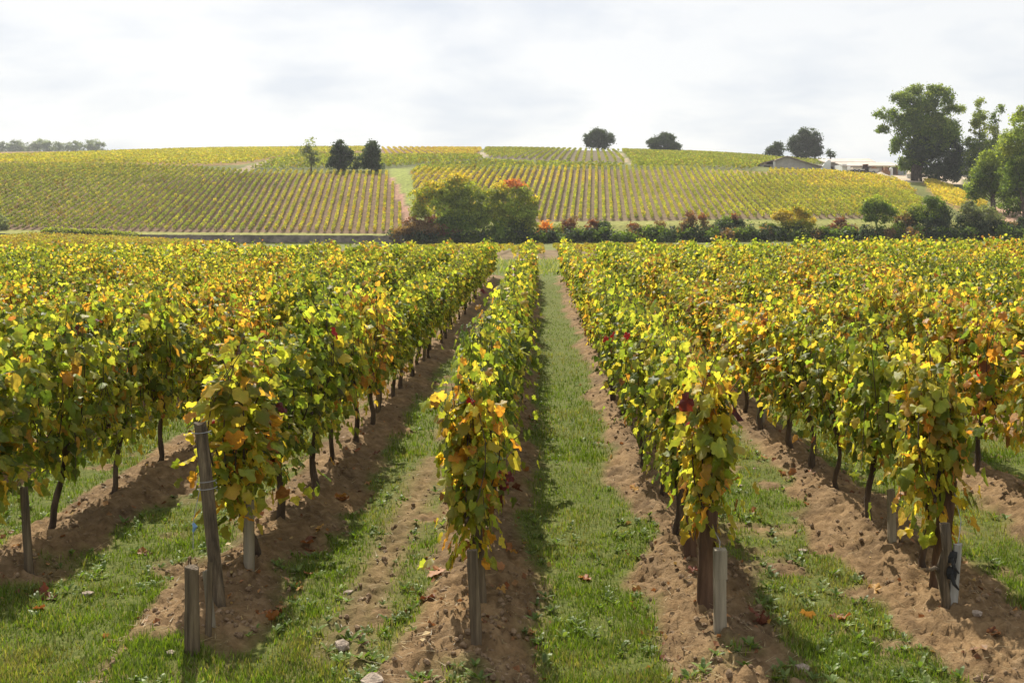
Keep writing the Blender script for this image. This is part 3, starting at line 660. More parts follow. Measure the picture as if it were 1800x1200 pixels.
    bush = [
        ('dark red-brown spreading shrub at the end of the stone wall', 745, [(725, 398, 22, 14, 'redbrown', 'red'), (755, 396, 24, 13, 'redbrown', 'red'), (740, 412, 40, 14, 'redbrown'), (780, 408, 20, 12, 'red')]),
        ('small bright orange bush right of the red-topped tree', 956, [(957, 399, 11, 11, 'orange'), (950, 408, 9, 8, 'orange', 'yellow'), (964, 407, 8, 8, 'orange')]),
        ('red-brown shrub next to the bright orange bush', 1000, [(1002, 395, 12, 13, 'red', 'redbrown'), (985, 404, 14, 10, 'olive'), (1005, 408, 16, 10, 'redbrown')]),
        ('two-tone dark green and red shrub in the hedge', 1052, [(1043, 399, 11, 11, 'red'), (1062, 401, 13, 11, 'green', 'dark'), (1052, 410, 22, 8, 'dark')]),
        ('low rusty shrub in a gap of the hedge above the grass strip', 1117, [(1115, 402, 13, 8, 'redbrown', 'red'), (1124, 408, 12, 7, 'green')]),
        ('thin reddish sapling left of the taller rusty shrub', 1160, [(1160, 396, 7, 10, 'redbrown'), (1158, 406, 8, 7, 'redbrown')]),
        ('upright rusty shrub in the middle of the hedge', 1211, [(1212, 385, 10, 11, 'redbrown', 'red'), (1210, 397, 12, 10, 'redbrown'), (1212, 408, 13, 8, 'dark')]),
        ('narrow pinkish sapling beside the upright rusty shrub', 1237, [(1237, 388, 6, 9, 'redbrown', 'red'), (1236, 400, 6, 8, 'redbrown')]),
        ('dense dark green rounded bush with a red tip', 1281, [(1280, 394, 25, 12, 'dark', 'green'), (1291, 383, 7, 5, 'red'), (1264, 404, 18, 12, 'dark'), (1296, 405, 18, 12, 'dark'), (1255, 404, 6, 7, 'red')]),
        ('yellow feathery bush standing out of the hedge', 1398, [(1398, 372, 22, 12, 'yellow', 'olive'), (1380, 384, 18, 14, 'yellow', 'yellow'), (1412, 385, 20, 14, 'yellow', 'olive'), (1398, 396, 32, 12, 'olive', 'yellow')]),
        ('low dark green shrub under the yellow feathery bush', 1355, [(1352, 402, 16, 9, 'dark', 'green'), (1366, 408, 18, 9, 'dark')]),
        ('purple-red rounded shrub in the hedge', 1480, [(1478, 396, 14, 10, 'red', 'red'), (1470, 405, 14, 9, 'red'), (1488, 405, 14, 9, 'red', 'redbrown')]),
        ('small round green tree with visible stem in the hedge', 1541, [(1541, 362, 22, 13, 'green', 'light'), (1528, 374, 16, 13, 'green'), (1556, 374, 17, 13, 'green'), (1542, 384, 24, 9, 'green', 'light')]),
        ('brownish twiggy shrub between two green hedge trees', 1588, [(1588, 385, 14, 14, 'redbrown', 'olive'), (1590, 400, 18, 14, 'green')]),
        ('broad dark green tree in the hedge below the yellow vines', 1635, [(1640, 360, 20, 15, 'green'), (1618, 380, 26, 20, 'green', 'olive'), (1650, 378, 24, 22, 'dark', 'green'), (1632, 402, 40, 18, 'dark')]),
        ('grey-green bushy willow-like tree at the right end of the hedge', 1722, [(1715, 368, 22, 14, 'grey'), (1735, 378, 22, 16, 'grey'), (1706, 390, 24, 18, 'dark', 'grey'), (1740, 400, 26, 18, 'dark', 'grey')]),
        ('dark shrub below the bare earth at the right edge', 1790, [(1785, 402, 26, 10, 'dark', 'redbrown'), (1810, 396, 20, 12, 'dark')])]
    for i, (lab, px, lb) in enumerate(bush):
        T('hedge_shrub' if 'tree' not in lab else 'hedge_tree', lab, 'shrub' if 'tree' not in lab else 'tree', px, 424, lb, d=171.5 + (i % 3) * .8, cover=1.3, gap=.1, trunk=.07 if 'tree' not in lab else .12, group='shrubs along the hedge', seed=70 + i)
    T('field_edge_bush', 'grey-green bush above the wall stub at the left edge', 'bush', 2, 404, [(2, 388, 12, 10, 'grey'), (-8, 396, 12, 9, 'bluegreen'), (8, 398, 10, 8, 'grey')], seed=95, size=.3)
    r = np.random.default_rng(5)
    # --- low hedge on the left end of the wall
    px = np.linspace(76, 240, 60); d = 169.3; X = (px - CX) / F * d
    lobes = [(x, d + r.normal(0, .2), GZ(x, d) + .35 + .25 * (p > 85), .6, .5, .45 * (1 - .3 * (p > 200)), 'grey' if r.random() < .5 else 'dark', 'olive') for x, p in zip(X, px)]
    lobes.append(((90 - CX) / F * d, d, GZ((90 - CX) / F * d, d) + .75, .7, .6, .35, 'olive', 'light'))
    V, T_, c = crown_cards(lobes, r, .28, 1.2, .1)
    b = np.array([X[0], d, GZ(X[0], d)])
    o = link('low_hedge', mesh_np('low_hedge', V - b, T_, M['tree_leaf'], col=c), None, b); tag(o, 'low trimmed hedge continuing the stone wall towards the left', 'hedge')
    # --- undergrowth under the hedge, nobody could count it
    px = np.linspace(690, 1900, 240); lobes = []
    for p in px:
        d = 170.5 + r.normal(0, 1.0); x = (p - CX) / F * d; hh = r.uniform(1.0, 1.75) if p > 960 else r.uniform(1.0, 1.6)
        lobes.append((x, d, GZ(x, 168.5) + hh * .62, .9, .7, hh * .75, r.choice(['dark', 'dark', 'dark', 'dark', 'green', 'green', 'green', 'redbrown']), None))
    V, T_, c = crown_cards(lobes, r, .36, .9, .1)
    tag(link('undergrowth', mesh_np('undergrowth', V, T_, M['tree_leaf'], col=c)), 'dark tangled undergrowth along the foot of the hedge', 'undergrowth', kind='stuff')
build_trees()

# ------------------------------------------------------------------ farm buildings and yard
def build_farm():
    d = 276.0; s = d / F
    # grey barn with a wide gable
    x0 = (1383 - CX) / F * d; zb = GZ(x0, d) - .4
    zz = lambda py: H + (CY - py) / F * d - zb; xx = lambda px: (px - 1383) * s
    e = empty('barn', (x0, d, zb), 'grey barn with a wide low gable under the biggest ridge tree', 'barn')
    b = MB(); b.prism([(xx(1362), 0), (xx(1443), 0), (xx(1443), zz(294.5)), (xx(1416), zz(287)), (xx(1383), zz(276)), (xx(1362), zz(283.5))], 0, 13); b.obj('wall', M['barn_wall'], e)
    b = MB(); b.box(xx(1337), xx(1361.8), 1.2, 9, 0, zz(289)); b.obj('side_wall', M['barn_wall'], e)
    b = MB(); b.box(xx(1359), xx(1362.6), -.35, -.004, 0, zz(284.2)); b.obj('pillar', M['light_wall'], e)
    b = MB(); b.box(xx(1344), xx(1356), 1.14, 1.196, 0, zz(290.6)); b.obj('door', M['dark_opening'], e)
    def roof(pts, nm, y0, y1, t=.28):
        b = MB()
        for (xa, za), (xb, zb_) in zip(pts[:-1], pts[1:]):
            b.prism([(xa, za + .004), (xb, zb_ + .004), (xb, zb_ + t), (xa, za + t)], y0, y1)
        return b.obj(nm, M['roof_tile'], e)
    roof([(xx(1361), zz(283.9)), (xx(1383), zz(276))], 'roof', -.7, 13.5); roof([(xx(1383), zz(276)), (xx(1416), zz(287)), (xx(1445), zz(295))], 'roof', -.7, 13.5)
    roof([(xx(1334), zz(290)), (xx(1362), zz(282))], 'lean_to_roof', .6, 9.5)
    b = MB()
    for i in range(14):
        px = 1364 + i * 5.4; top = np.interp(px, [1362, 1383, 1416, 1443], [zz(284.5), zz(277), zz(288), zz(295)]) - .25
        b.box(xx(px), xx(px) + .12, -.05, -.003, 0, max(.2, top))
    tag(b.obj('board_joint', M['barn_wall'], e), kind='stuff')
    # long shed: rear hall with white arched end, front building with open bay
    d = 284.0; s = d / F; x0 = (1520 - CX) / F * d; zb = GZ(x0, d) - .6
    zz = lambda py, y=0.0: H + (CY - py) / F * (d + y) - zb; xx = lambda px: (px - 1520) * s
    e = empty('long_shed', (x0, d, zb), 'long pale-roofed farm shed with white end walls and an open bay', 'shed')
    b = MB(); b.box(xx(1467), xx(1556), 8.5, 17, 0, zz(286, 8)); b.obj('rear_wall', M['barn_wall'], e)
    b = MB()
    arch = [(xx(1456), 0)] + [(xx(1456) + (xx(1474) - xx(1456)) * t, 0 + zz(298, 8) + (zz(281, 8) - zz(298, 8)) * math.sin(math.pi / 2 * min(1, t * 1.15))) for t in np.linspace(0, .87, 6)] + [(xx(1474), zz(281, 8)), (xx(1474), 0)]
    b.prism(arch[::-1], 7.6, 8.4); b.obj('white_end_wall', M['white_paint'], e)
    b = MB(); b.add([(xx(1462), 7.9, zz(286.1, 8)), (xx(1556), 7.9, zz(286.1, 8)), (xx(1556), 14, zz(280.2, 14)), (xx(1462), 14, zz(281.6, 14)), (xx(1462), 7.9, zz(284.6, 8)), (xx(1556), 7.9, zz(284.6, 8)), (xx(1556), 14, zz(278.6, 14)), (xx(1462), 14, zz(280, 14))],
                    [(0, 1, 2, 3), (4, 7, 6, 5), (0, 4, 5, 1), (1, 5, 6, 2), (2, 6, 7, 3), (3, 7, 4, 0)]); b.obj('rear_roof', M['roof_sheet'], e)
    b = MB(); b.box(xx(1488), xx(1550), 0, .35, 0, zz(293)); b.obj('front_wall', M['barn_wall'], e)
    b = MB(); b.box(xx(1578.2), xx(1594), 0, .35, 0, zz(298)); b.obj('low_wall', M['metal_grey'], e)
    b = MB(); b.box(xx(1480), xx(1487.8), -.3, 7.4, 0, zz(288.5)); b.obj('white_end_wall', M['white_paint'], e)
    b = MB(); b.box(xx(1550.2), xx(1578), 5.5, 5.8, 0, zz(292.4)); b.obj('bay_back', M['dark_opening'], e)
    b = MB(); b.box(xx(1577), xx(1579), .36, 7.4, 0, zz(292.4)); b.obj('bay_side', M['barn_wall'], e)
    for px in (1551, 1564, 1577):
        b = MB(); b.box(xx(px) - .12, xx(px) + .12, -.1, .15, 0, zz(292.6)); b.obj('post', M['rust_red'], e)
    b = MB(); b.add([(xx(1479), -1.0, zz(291.6)), (xx(1582), -1.0, zz(291.6)), (xx(1580), 7.4, zz(286.5, 7.4)), (xx(1481), 7.4, zz(287, 7.4)), (xx(1479), -1.0, zz(292.8)), (xx(1582), -1.0, zz(292.8)), (xx(1580), 7.4, zz(285, 7.4)), (xx(1481), 7.4, zz(285.5, 7.4))],
                    [(0, 1, 2, 3), (4, 7, 6, 5), (0, 4, 5, 1), (1, 5, 6, 2), (2, 6, 7, 3), (3, 7, 4, 0)]); b.obj('front_roof', M['roof_sheet'], e)
    b = MB(); b.box(xx(1471), xx(1479), 8.2, 8.6, 0, zz(293, 8)); b.obj('door', M['dark_opening'], e)
    # yard machinery
    def wheel(e, x, y, r, w):
        b = MB(); n = 14; V = []
        for yy in (y - w / 2, y + w / 2):
            V += [(x + r * math.cos(2 * math.pi * k / n), yy, r + r * math.sin(2 * math.pi * k / n)) for k in range(n)]
        b.add(V, [tuple(range(n)), tuple(range(2 * n - 1, n - 1, -1))] + [(k, k + n, (k + 1) % n + n, (k + 1) % n) for k in range(n)])
        o = b.obj('wheel', M['black_rubber'], e)
        b = MB(); b.add([(x + r * .5 * math.cos(2 * math.pi * k / n), y - w / 2 - .02, r + r * .5 * math.sin(2 * math.pi * k / n)) for k in range(n)], [tuple(range(n))]); b.obj('rim', M['metal_grey'], o)
    def yard(px, dd): X = (px - CX) / F * dd; return X, dd, GZ(X, dd)
    e = empty('flatbed_trailer', yard(1506, 278), 'pale flatbed farm trailer parked before the front shed wall', 'trailer', rotz=.15)
    b = MB(); b.box(-2.2, 1.8, -.9, .9, .75, .95); b.obj('bed', M['white_paint'], e)
    b = MB(); b.box(-2.25, -2.1, -.9, .9, .955, 1.7); b.obj('headboard', M['white_paint'], e)
    b = MB(); b.tube([(1.8, 0, .8), (3.2, 0, .55)], .07, 6); b.obj('drawbar', M['metal_grey'], e)
    b = MB(); b.box(-1.4, 1.0, -.7, .7, .955, 1.5); b.obj('load', M['sand'], e)
    for x in (-1.0, .2):
        for y in (-.95, .95): wheel(e, x, y, .42, .22)
    e = empty('tractor', yard(1523, 279), 'rusty red tractor with upright cab beside the flatbed trailer', 'tractor', rotz=.9)
    b = MB(); b.box(-.5, 1.6, -.38, .38, .7, 1.3); b.obj('bonnet', M['rust_red'], e)
    b = MB(); b.prism([(-1.1, .8), (-.05, .8), (-.15, 2.2), (-1.0, 2.2)], -.55, .55); b.obj('cab', M['dark_opening'], e)
    b = MB(); b.box(-1.15, 0, -.62, .62, 2.204, 2.34); b.obj('cab_roof', M['rust_red'], e)
    b = MB(); b.tube([(.8, .2, 1.3), (.8, .2, 2.1)], .05, 6); b.obj('exhaust', M['metal_grey'], e)
    for y in (-.75, .75): wheel(e, -.7, y, .75, .4); wheel(e, 1.3, y, .45, .28)
    e = empty('tipping_trailer', yard(1536, 278), 'small white and pink tipping trailer left of the wooden crates', 'trailer', rotz=-.2)
    b = MB(); b.prism([(-1.2, .6), (1.0, .6), (1.3, 1.35), (-1.4, 1.35)], -.7, .7); b.obj('tub', M['light_wall'], e)
    b = MB(); b.prism([(-.9, 1.354), (.9, 1.354), (.4, 1.9), (-.2, 2.0)], -.5, .5); b.obj('load', M['crate_wood'], e)
    for y in (-.75, .75): wheel(e, -.1, y, .4, .2)
    for j, (px, dz, lab) in enumerate(((1553.5, 0, 'brown wooden crate on the yard ground nearest the trailer'), (1560.5, 0, 'brown wooden crate on the yard ground nearest the open bay'), (1557, 1.06, 'upper brown wooden crate resting on two others in the yard'))):
        x, y, z = yard(px, 279); e = empty('crate', (x, y, z + dz), lab, 'crate', 'wooden crates in the farm yard')
        b = MB(); b.box(-.45, .45, -.45, .45, 0, .12); b.obj('base', M['crate_wood'], e)
        for k in range(4):
            b = MB(); b.box(-.48, .48, -.5, -.455, .14 + k * .23, .34 + k * .23); b.obj('slat', M['crate_wood'], e)
        b = MB(); b.box(-.48, -.44, -.45, .45, .13, 1.05); b.box(.44, .48, -.45, .45, .13, 1.05); b.box(-.43, .43, .44, .48, .13, 1.05); b.obj('side', M['crate_wood'], e)
    x, y, z = yard(1566, 279); e = empty('storage_tank', (x, y, z), 'upright white storage tank in front of the open bay', 'tank')
    b = MB(); b.tube([(0, 0, 0), (0, 0, 1.7), (0, 0, 1.95)], [.5, .5, .2], 14); b.obj('tank_body', M['white_paint'], e, smooth=False)
    b = MB(); b.tube([(0, 0, 1.951), (0, 0, 2.08)], .16, 10); b.obj('lid', M['metal_grey'], e)
    x, y, z = yard(1597, 268); e = empty('white_bin', (x, y, z), 'small white bin at the foot of the tallest tree', 'bin')
    b = MB(); b.prism([(-.4, 0), (.4, 0), (.5, 1.0), (-.5, 1.0)], -.4, .4); b.obj('bin_body', M['white_paint'], e)
    b = MB(); b.box(-.54, .54, -.46, .46, 1.004, 1.1); b.obj('lid', M['light_wall'], e)
    # sand heap
    x, y, z = yard(1548, 268); n, m = 20, 8; V = [(0, 0, 1.0)]; Fs = []
    for j in range(1, m):
        rr = 2.4 * j / (m - 1)
        for i in range(n):
            a = 2 * math.pi * i / n; V.append((rr * math.cos(a) * 1.3, rr * math.sin(a), 1.0 * math.exp(-(rr / 1.15) ** 2) - .05 + random.uniform(-.05, .05)))
    Fs = [(0, 1 + i, 1 + (i + 1) % n) for i in range(n)]
    for j in range(m - 2):
        for i in range(n):
            a, b_ = 1 + j * n + i, 1 + j * n + (i + 1) % n; Fs.append((a, a + n, b_ + n, b_))
    b = MB(); b.add(V, Fs); tag(b.obj('sand_heap', M['sand'], None, (x, y, z), smooth=True), 'pale sand heap at the edge of the farm yard above the vines', 'heap')
    # small house half hidden behind the right trees
    d = 300; s = d / F; x0 = (1690 - CX) / F * d; zb = GZ(x0, d) - .3
    e = empty('house', (x0, d, zb), 'small grey house half hidden between the tallest tree and the right trees', 'house')
    w = 13 * s; b = MB(); b.prism([(-w, 0), (w, 0), (w, 1.9), (0, 3.4), (-w, 1.9)], 0, 6); b.obj('wall', M['barn_wall'], e)
    b = MB(); b.prism([(-w - .2, 1.85), (0, 3.404), (0, 3.65), (-w - .2, 2.1)], -.3, 6.3); b.prism([(0.002, 3.404), (w + .2, 1.85), (w + .2, 2.1), (.002, 3.65)], -.3, 6.3); b.obj('roof', M['roof_tile'], e)
    b = MB(); b.box(-.5, .1, -.05, -.003, 0, 1.7); b.obj('door', M['dark_opening'], e)
    b = MB(); b.box(.7, 1.3, -.05, -.003, .8, 1.5); b.obj('window', M['dark_opening'], e)
build_farm()

# ------------------------------------------------------------------ grapevines
def leaf_template(r, fine=True):
    if fine: right = [(.06, -.03), (.20, -.16), (.38, -.13), (.50, .02), (.49, .15), (.60, .32), (.55, .46), (.42, .52), (.40, .68), (.25, .80), (.13, .93)]
    else: right = [(.18, -.15), (.46, .02), (.56, .36), (.34, .56), (.18, .80)]
    pts = [(0, .02)] + right + [(0, 1.05)] + [(-x, y) for x, y in right[::-1]]
    pts = np.array(pts)
    pts[1:, 0] *= r.uniform(.86, 1.1); pts += r.normal(0, .028, pts.shape)
    fold, curl, wave = r.uniform(.0, .55), r.uniform(-.2, .65), r.uniform(.03, .12)
    z = -fold * np.abs(pts[:, 0]) ** 1.2 - curl * (pts[:, 1] - .2) ** 2 + wave * np.sin(np.arctan2(pts[:, 1] - .3, pts[:, 0]) * 5 + r.uniform(0, 6))
    V = np.vstack([[(0, .3, .02)], np.c_[pts, z]])
    n = len(pts); T = np.array([(0, 1 + i, 1 + (i + 1) % n) for i in range(n)])
    V[:, 1] -= .0
    return V, T
LR = np.random.default_rng(3)
FINE = [leaf_template(LR, True) for _ in range(10)]; MID = [leaf_template(LR, False) for _ in range(8)]
def far_template(r):
    V = np.array([(0, -.1, .02), (.55, .1, r.uniform(-.25, .0)), (.42, .68, r.uniform(-.2, .05)), (0, 1.05, r.uniform(-.4, .1)), (-.42, .68, r.uniform(-.2, .05)), (-.55, .1, r.uniform(-.25, .0))])
    return V, np.array([(0, 1, 2), (0, 2, 3), (0, 3, 4), (0, 4, 5)])
FAR = [far_template(LR) for _ in range(6)]
W_MIX = {'green': 3.8, 'dark': 1.6, 'yg': 4.2, 'yellow': 1.1, 'orange': .32, 'brown': .14}
W_GREEN = {'green': 4.6, 'dark': 2.2, 'yg': 3.4, 'yellow': .5, 'orange': .12, 'brown': .06}
W_GOLD = {'green': 2.6, 'dark': 1.0, 'yg': 4.2, 'yellow': 2.2, 'orange': .7, 'brown': .2, 'red': .02}
W_END = {'green': 2.2, 'dark': .8, 'yg': 4.0, 'yellow': 2.6, 'orange': 1.1, 'brown': .3, 'red': .05}
def vine_leaves(r, w, end=False, nshoot=23, low=.38):
    """leaf arrays for one vine standing at the origin, its row along y; also the shoots"""
    P, N, Tp, S, HT = [], [], [], [], []; shoots = []
    for i in range(nshoot):
        y0 = r.uniform(-.5, .5) if not end else r.uniform(-.42, .5)
        x0 = r.normal(0, .04); hang = r.random() < .24
        if hang:
            sx = r.choice([-1, 1]); zt = r.uniform(.85, 1.2)
            c = np.array([(x0, y0, .55), (x0 + sx * .06, y0 + r.normal(0, .1), zt), (x0 + sx * r.uniform(.10, .2), y0 + r.normal(0, .18), r.uniform(low - .05, .75))])
        else:
            c = np.array([(x0, y0, .55), (x0 + r.normal(0, .09), y0 + r.normal(0, .08), 1.0), (x0 + r.normal(0, .075), y0 + r.normal(0, .15), r.uniform(1.22, 1.5) + (.12 if r.random() < .12 else 0))])
        shoots.append(c)
        m = r.integers(24, 34)
        t = np.linspace(.02, 1, m) + r.normal(0, .02, m)
        q = ((1 - t) ** 2)[:, None] * c[0] + (2 * t * (1 - t))[:, None] * (2 * c[1] - .5 * (c[0] + c[2])) + (t ** 2)[:, None] * c[2]
        a = r.uniform(0, 2 * math.pi, m); out = np.stack([np.cos(a) * 1.15, np.sin(a) * .8, r.uniform(-.1, .7, m)], -1)
        pl = r.uniform(.04, .13, m)
        p = q + norm(out) * pl[:, None]
        n = norm(out * np.array([1, 1, 0]) * r.uniform(.4, 1.2, (m, 1)) + np.array([0, 0, 1]) * r.uniform(.1, 1.0, (m, 1)) + r.normal(0, .35, (m, 3)))
        tp = out * .5 + np.array([0, 0, -1]) * r.uniform(.3, 1.4, (m, 1)) + r.normal(0, .45, (m, 3))
        P.append(p); N.append(n); Tp.append(tp); S.append(r.uniform(.05, .106, m) * (1 - .35 * np.clip(t - .75, 0, 1) / .25)); HT.append(p[:, 2])
    k = int(nshoot * 5.5)                                                            # skirt leaves
    p = np.stack([r.normal(0, .13, k), r.uniform(-.55, .55, k) if not end else r.uniform(-.5, .5, k), r.uniform(low, .75, k)], -1)
    p[:, 2] = low + (.78 - low) * r.random(k) ** 1.3
    P.append(p); N.append(norm(np.stack([np.sign(p[:, 0]) + r.normal(0, .4, k), r.normal(0, .5, k), r.uniform(.1, .8, k)], -1)))
    Tp.append(np.array([0, 0, -1.]) + r.normal(0, .4, (k, 3))); S.append(r.uniform(.052, .095, k))
    P, N, Tp, S = np.concatenate(P), np.concatenate(N), np.concatenate(Tp), np.concatenate(S)
    ok = P[:, 2] > low - .12; P, N, Tp, S = P[ok], N[ok], Tp[ok], S[ok]
    n = len(P); c = pal_colors(n, r, w)
    hue = fbm(P[:, 1] * 3, P[:, 2] * 3 + r.uniform(0, 50), 7, 2)[:, None]
    c = c * (.85 + .35 * hue)
    edge = c * np.array([1.15, .85, .8]); old = r.random(n) < .25
    edge[old] = edge[old] * .35 + np.array([.20, .10, .035]) * .65
    return P, frames(N, Tp), S, c, edge, shoots
def merge_leaves(r, P, R, S, c, edge, temps):
    Vs, Ts, Cs = [], [], []; nb = 0; pick = r.integers(0, len(temps), len(P))
    for i, (tv, tf) in enumerate(temps):
        k = pick == i
        if not k.any(): continue
        col = np.repeat(edge[k][:, None, :], len(tv), 1); col[:, 0] = c[k]; col[:, 1] = c[k]
        col[:, 2:] = .45 * col[:, 2:] + .55 * c[k][:, None, :]
        V, T, C_ = merge(tv, tf, P[k], R[k], S[k], col)
        Vs.append(V); Ts.append(T + nb); Cs.append(C_); nb += len(V)
    return np.concatenate(Vs), np.concatenate(Ts), np.concatenate(Cs)
def wood_mesh(r, shoots, full=True):
    b = MB(); n = 9 if full else 6
    lx, ly = r.normal(0, .05), r.normal(0, .07); tw = r.uniform(0, 6)
    zs = np.linspace(-.12, .55, 9 if full else 5); pts = []
    for z in zs:
        t = (z + .1) / .65; pts.append((lx * (1 - t) + .022 * math.sin(tw + z * 11) * (t > .1), ly * (1 - t) + .022 * math.cos(tw * 1.3 + z * 9), z))
    rad = np.interp(zs, [-.12, .02, .3, .47, .55], [.046, .032, .026, .032, .042]) * r.uniform(.85, 1.15)
    b.tube(pts, rad, n, jit=.16)
    h = np.array(pts[-1])
    for s in (-1, 1):
        b.tube([h - np.array([0, 0, .05]), h + np.array([r.normal(0, .03), s * .16, .06]), h + np.array([r.normal(0, .03), s * .42, .07 + r.normal(0, .03)])], [.028, .02, .012], 6, jit=.12)
    for c in shoots:
        mid = 2 * c[1] - .5 * (c[0] + c[2]); q = [(1 - t) ** 2 * c[0] + 2 * t * (1 - t) * mid + t * t * c[2] for t in np.linspace(0, 1, 6)]
        b.tube(q, np.linspace(.006, .0025, 6), 4, cap=False)
    return b.mesh('trunk', M['bark'], True)

def build_vines():
    r = np.random.default_rng(21)
    ORD = ['', 'first', 'second', 'third', 'fourth', 'fifth', 'sixth', 'seventh', 'eighth', 'ninth', 'tenth', 'eleventh', 'twelfth', 'thirteenth', 'fourteenth', 'fifteenth', 'sixteenth', 'seventeenth', 'eighteenth']
    rown = lambda k: f'{ORD[k]} row right of the path' if k > 0 else f'{ORD[1 - k]} row left of the path'
    LOOK = {'amber': 'amber tinted', 'mix': 'yellow-green', 'green': 'leafy green', 'gold': 'golden yellow', 'end': 'orange and yellow'}
    W_AMB = {'green': 2.0, 'dark': .8, 'yg': 3.2, 'yellow': 2.6, 'orange': 2.0, 'brown': .5}
    WP = {'amber': W_AMB, 'mix': W_MIX, 'green': W_GREEN, 'gold': W_GOLD, 'end': W_END}
    lib = {}
    for pal in ('mix', 'green', 'gold', 'amber'):
        lib[pal] = []
        for i in range(6):
            P, R, S, c, e, sh = vine_leaves(r, WP[pal]); V, T, C_ = merge_leaves(r, P, R, S, c, e, MID)
            lib[pal].append((wood_mesh(r, sh), mesh_np('foliage', V, T, M['vine_leaf'], col=C_, smooth=True)))
    # shared single-leaf meshes for the nearest vines
    leafm = {}
    for pal in ('mix', 'green', 'gold', 'amber', 'end'):
        leafm[pal] = []
        for i in range(26):
            tv, tf = FINE[i % 10]; c = pal_colors(1, r, WP[pal])[0]; e = c * np.array([1.15, .85, .8])
            if r.random() < .3: e = e * .3 + np.array([.20, .10, .035]) * .7
            col = np.repeat((.45 * e + .55 * c)[None], len(tv), 0); col[:2] = c
            leafm[pal].append(mesh_np('leaf', tv, tf, M['vine_leaf'], col=col, smooth=True))
    red = []
    for i in range(4):
        tv, tf = FINE[i]; red.append(mesh_np('leaf', tv, tf, M['vine_leaf'], col=np.repeat(np.array([[.42, .02, .02], [.12, .02, .015], [.09, .018, .015], [.16, .025, .018]][i])[None], len(tv), 0), smooth=True))
    # positions
    vines = []
    for k, x in ROWX.items():
        y = ROW_START.get(k, 6.7 + r.uniform(-.1, .2)); i = 1
        while y < ROW_END - .3:
            if abs(CX + F * x / y - 900) < 900 + F * 1.3 / y: vines.append((k, x + r.normal(0, .02), y, i))
            y += 1.05 + r.normal(0, .05); i += 1
    vines.sort(key=lambda v: v[2] + .15 * abs(v[1]))
    vis_ = [v for v in vines if -12 < CX + F * v[1] / v[2] < 1812]
    single = vis_[:300]; rest = vis_[300:] + [v for v in vines if v not in vis_]; seen = {}
    NEAR = 22
    for j, (k, x, y, i) in enumerate(single):
        h = float(fbm(np.array([x * .5]), np.array([y * .28]), 15, 2)[0])
        pal = 'green' if h < .42 else ('mix' if h < .57 else ('gold' if h < .66 else 'amber'))
        first = i == 1 and k in ROW_START and k != -2
        if first: pal = 'end'
        in_view = k in (-1, 0, 1, 2)
        px_ = CX + F * x / y; vis = -10 < px_ < 1810
        if vis: seen[k] = seen.get(k, 0) + 1
        if first: lab = f'orange and yellow end vine nearest the camera in the {rown(k)}'
        elif in_view: lab = f'{LOOK[pal]} grapevine, {ordw(i)} from near end, {rown(k)}'
        elif vis: lab = f'{LOOK[pal]} grapevine, {ordw(seen[k])} in view along {rown(k)}'
        else: lab = f'{LOOK[pal]} grapevine cut by picture edge, {rown(k)}'
        s = r.uniform(.93, 1.07); flip = 0 if first or r.random() < .5 else math.pi
        z = GZ(x, y)
        e = empty('grapevine', (x, y, z), lab, 'grapevine', 'grapevines in the foreground vineyard', flip + r.normal(0, .06))
        hz = .86 + .26 * float(fbm(np.array([y * .42 + k * 9.1]), np.array([k * 3.7]), 23, 2)[0])
        e.scale = (s * ((1.0 if k == -1 else .78) if y < 9.5 else .88), 1, s * (r.uniform(.97, 1.03) if y < 9 else hz) * ({0: .95, -1: .9, 1: 1.0, 2: .97}[k] if first else 1))
        if j < NEAR or first:
            P, R, S, c, ed, sh = vine_leaves(r, WP[pal], end=first, low=.34 if first else .38, nshoot=26 if first else 23)
            if first: S = S * 1.06
            link('trunk', wood_mesh(r, sh), e)
            # the leaves that face the camera or the top, one by one; the rest in one part
            yy = -P[:, 1] if not flip else P[:, 1]
            score = np.abs(P[:, 0]) * 1.3 + yy * (.9 if first else .25) + .35 * P[:, 2] + r.normal(0, .08, len(P))
            order = np.argsort(-score); nl = 280 if first else 180
            for q in order[:nl]:
                rr = red[r.integers(0, 4)] if (r.random() < .006) else leafm[pal][r.integers(0, 26)]
                o = bpy.data.objects.new('leaf', rr); COL.objects.link(o); o.parent = e
                Rm = R[q] * S[q]
                o.matrix_basis = Matrix([[*Rm[0], P[q, 0]], [*Rm[1], P[q, 1]], [*Rm[2], P[q, 2]], [0, 0, 0, 1]])
            q = order[nl:]
            V, T, C_ = merge_leaves(r, P[q], R[q], S[q], c[q], ed[q], MID)
            tag(link('foliage', mesh_np('foliage', V, T, M['vine_leaf'], col=C_, smooth=True), e), kind='stuff')
        else:
            wm, fm = lib[pal][r.integers(0, 6)]
            link('trunk', wm, e); tag(link('foliage', fm, e), kind='stuff')
        # a few red leaves seen in the photo
        for kk, yr, (lx, ly, lz), n in ((1, (11.2, 12.6), (-.27, 0, 1.12), 3), (0, (6.0, 7.0), (.24, .15, .72), 5), (-2, (6.6, 8.0), (.05, 0, .75), 4)):
            if k == kk and yr[0] < y < yr[1] and not e.get('redtag'):
                e['redtag'] = 1
                for q in range(n):
                    o = link('leaf', red[1 + q % 3 if kk != 1 else 0], e); tag(o, 'deep red leaf'); sg = -1 if flip else 1
                    R1 = frames(np.array([[lx * 3 * sg, -.6 * sg, .4]]) + r.normal(0, .3, (1, 3)), np.array([[0, 0, -1.]]) + r.normal(0, .4, (1, 3)))[0] * .075
                    p = (np.array([lx, ly, lz]) * np.array([sg, sg, 1])) + r.normal(0, .05, 3)
                    o.matrix_basis = Matrix([[*R1[0], p[0]], [*R1[1], p[1]], [*R1[2], p[2]], [0, 0, 0, 1]])
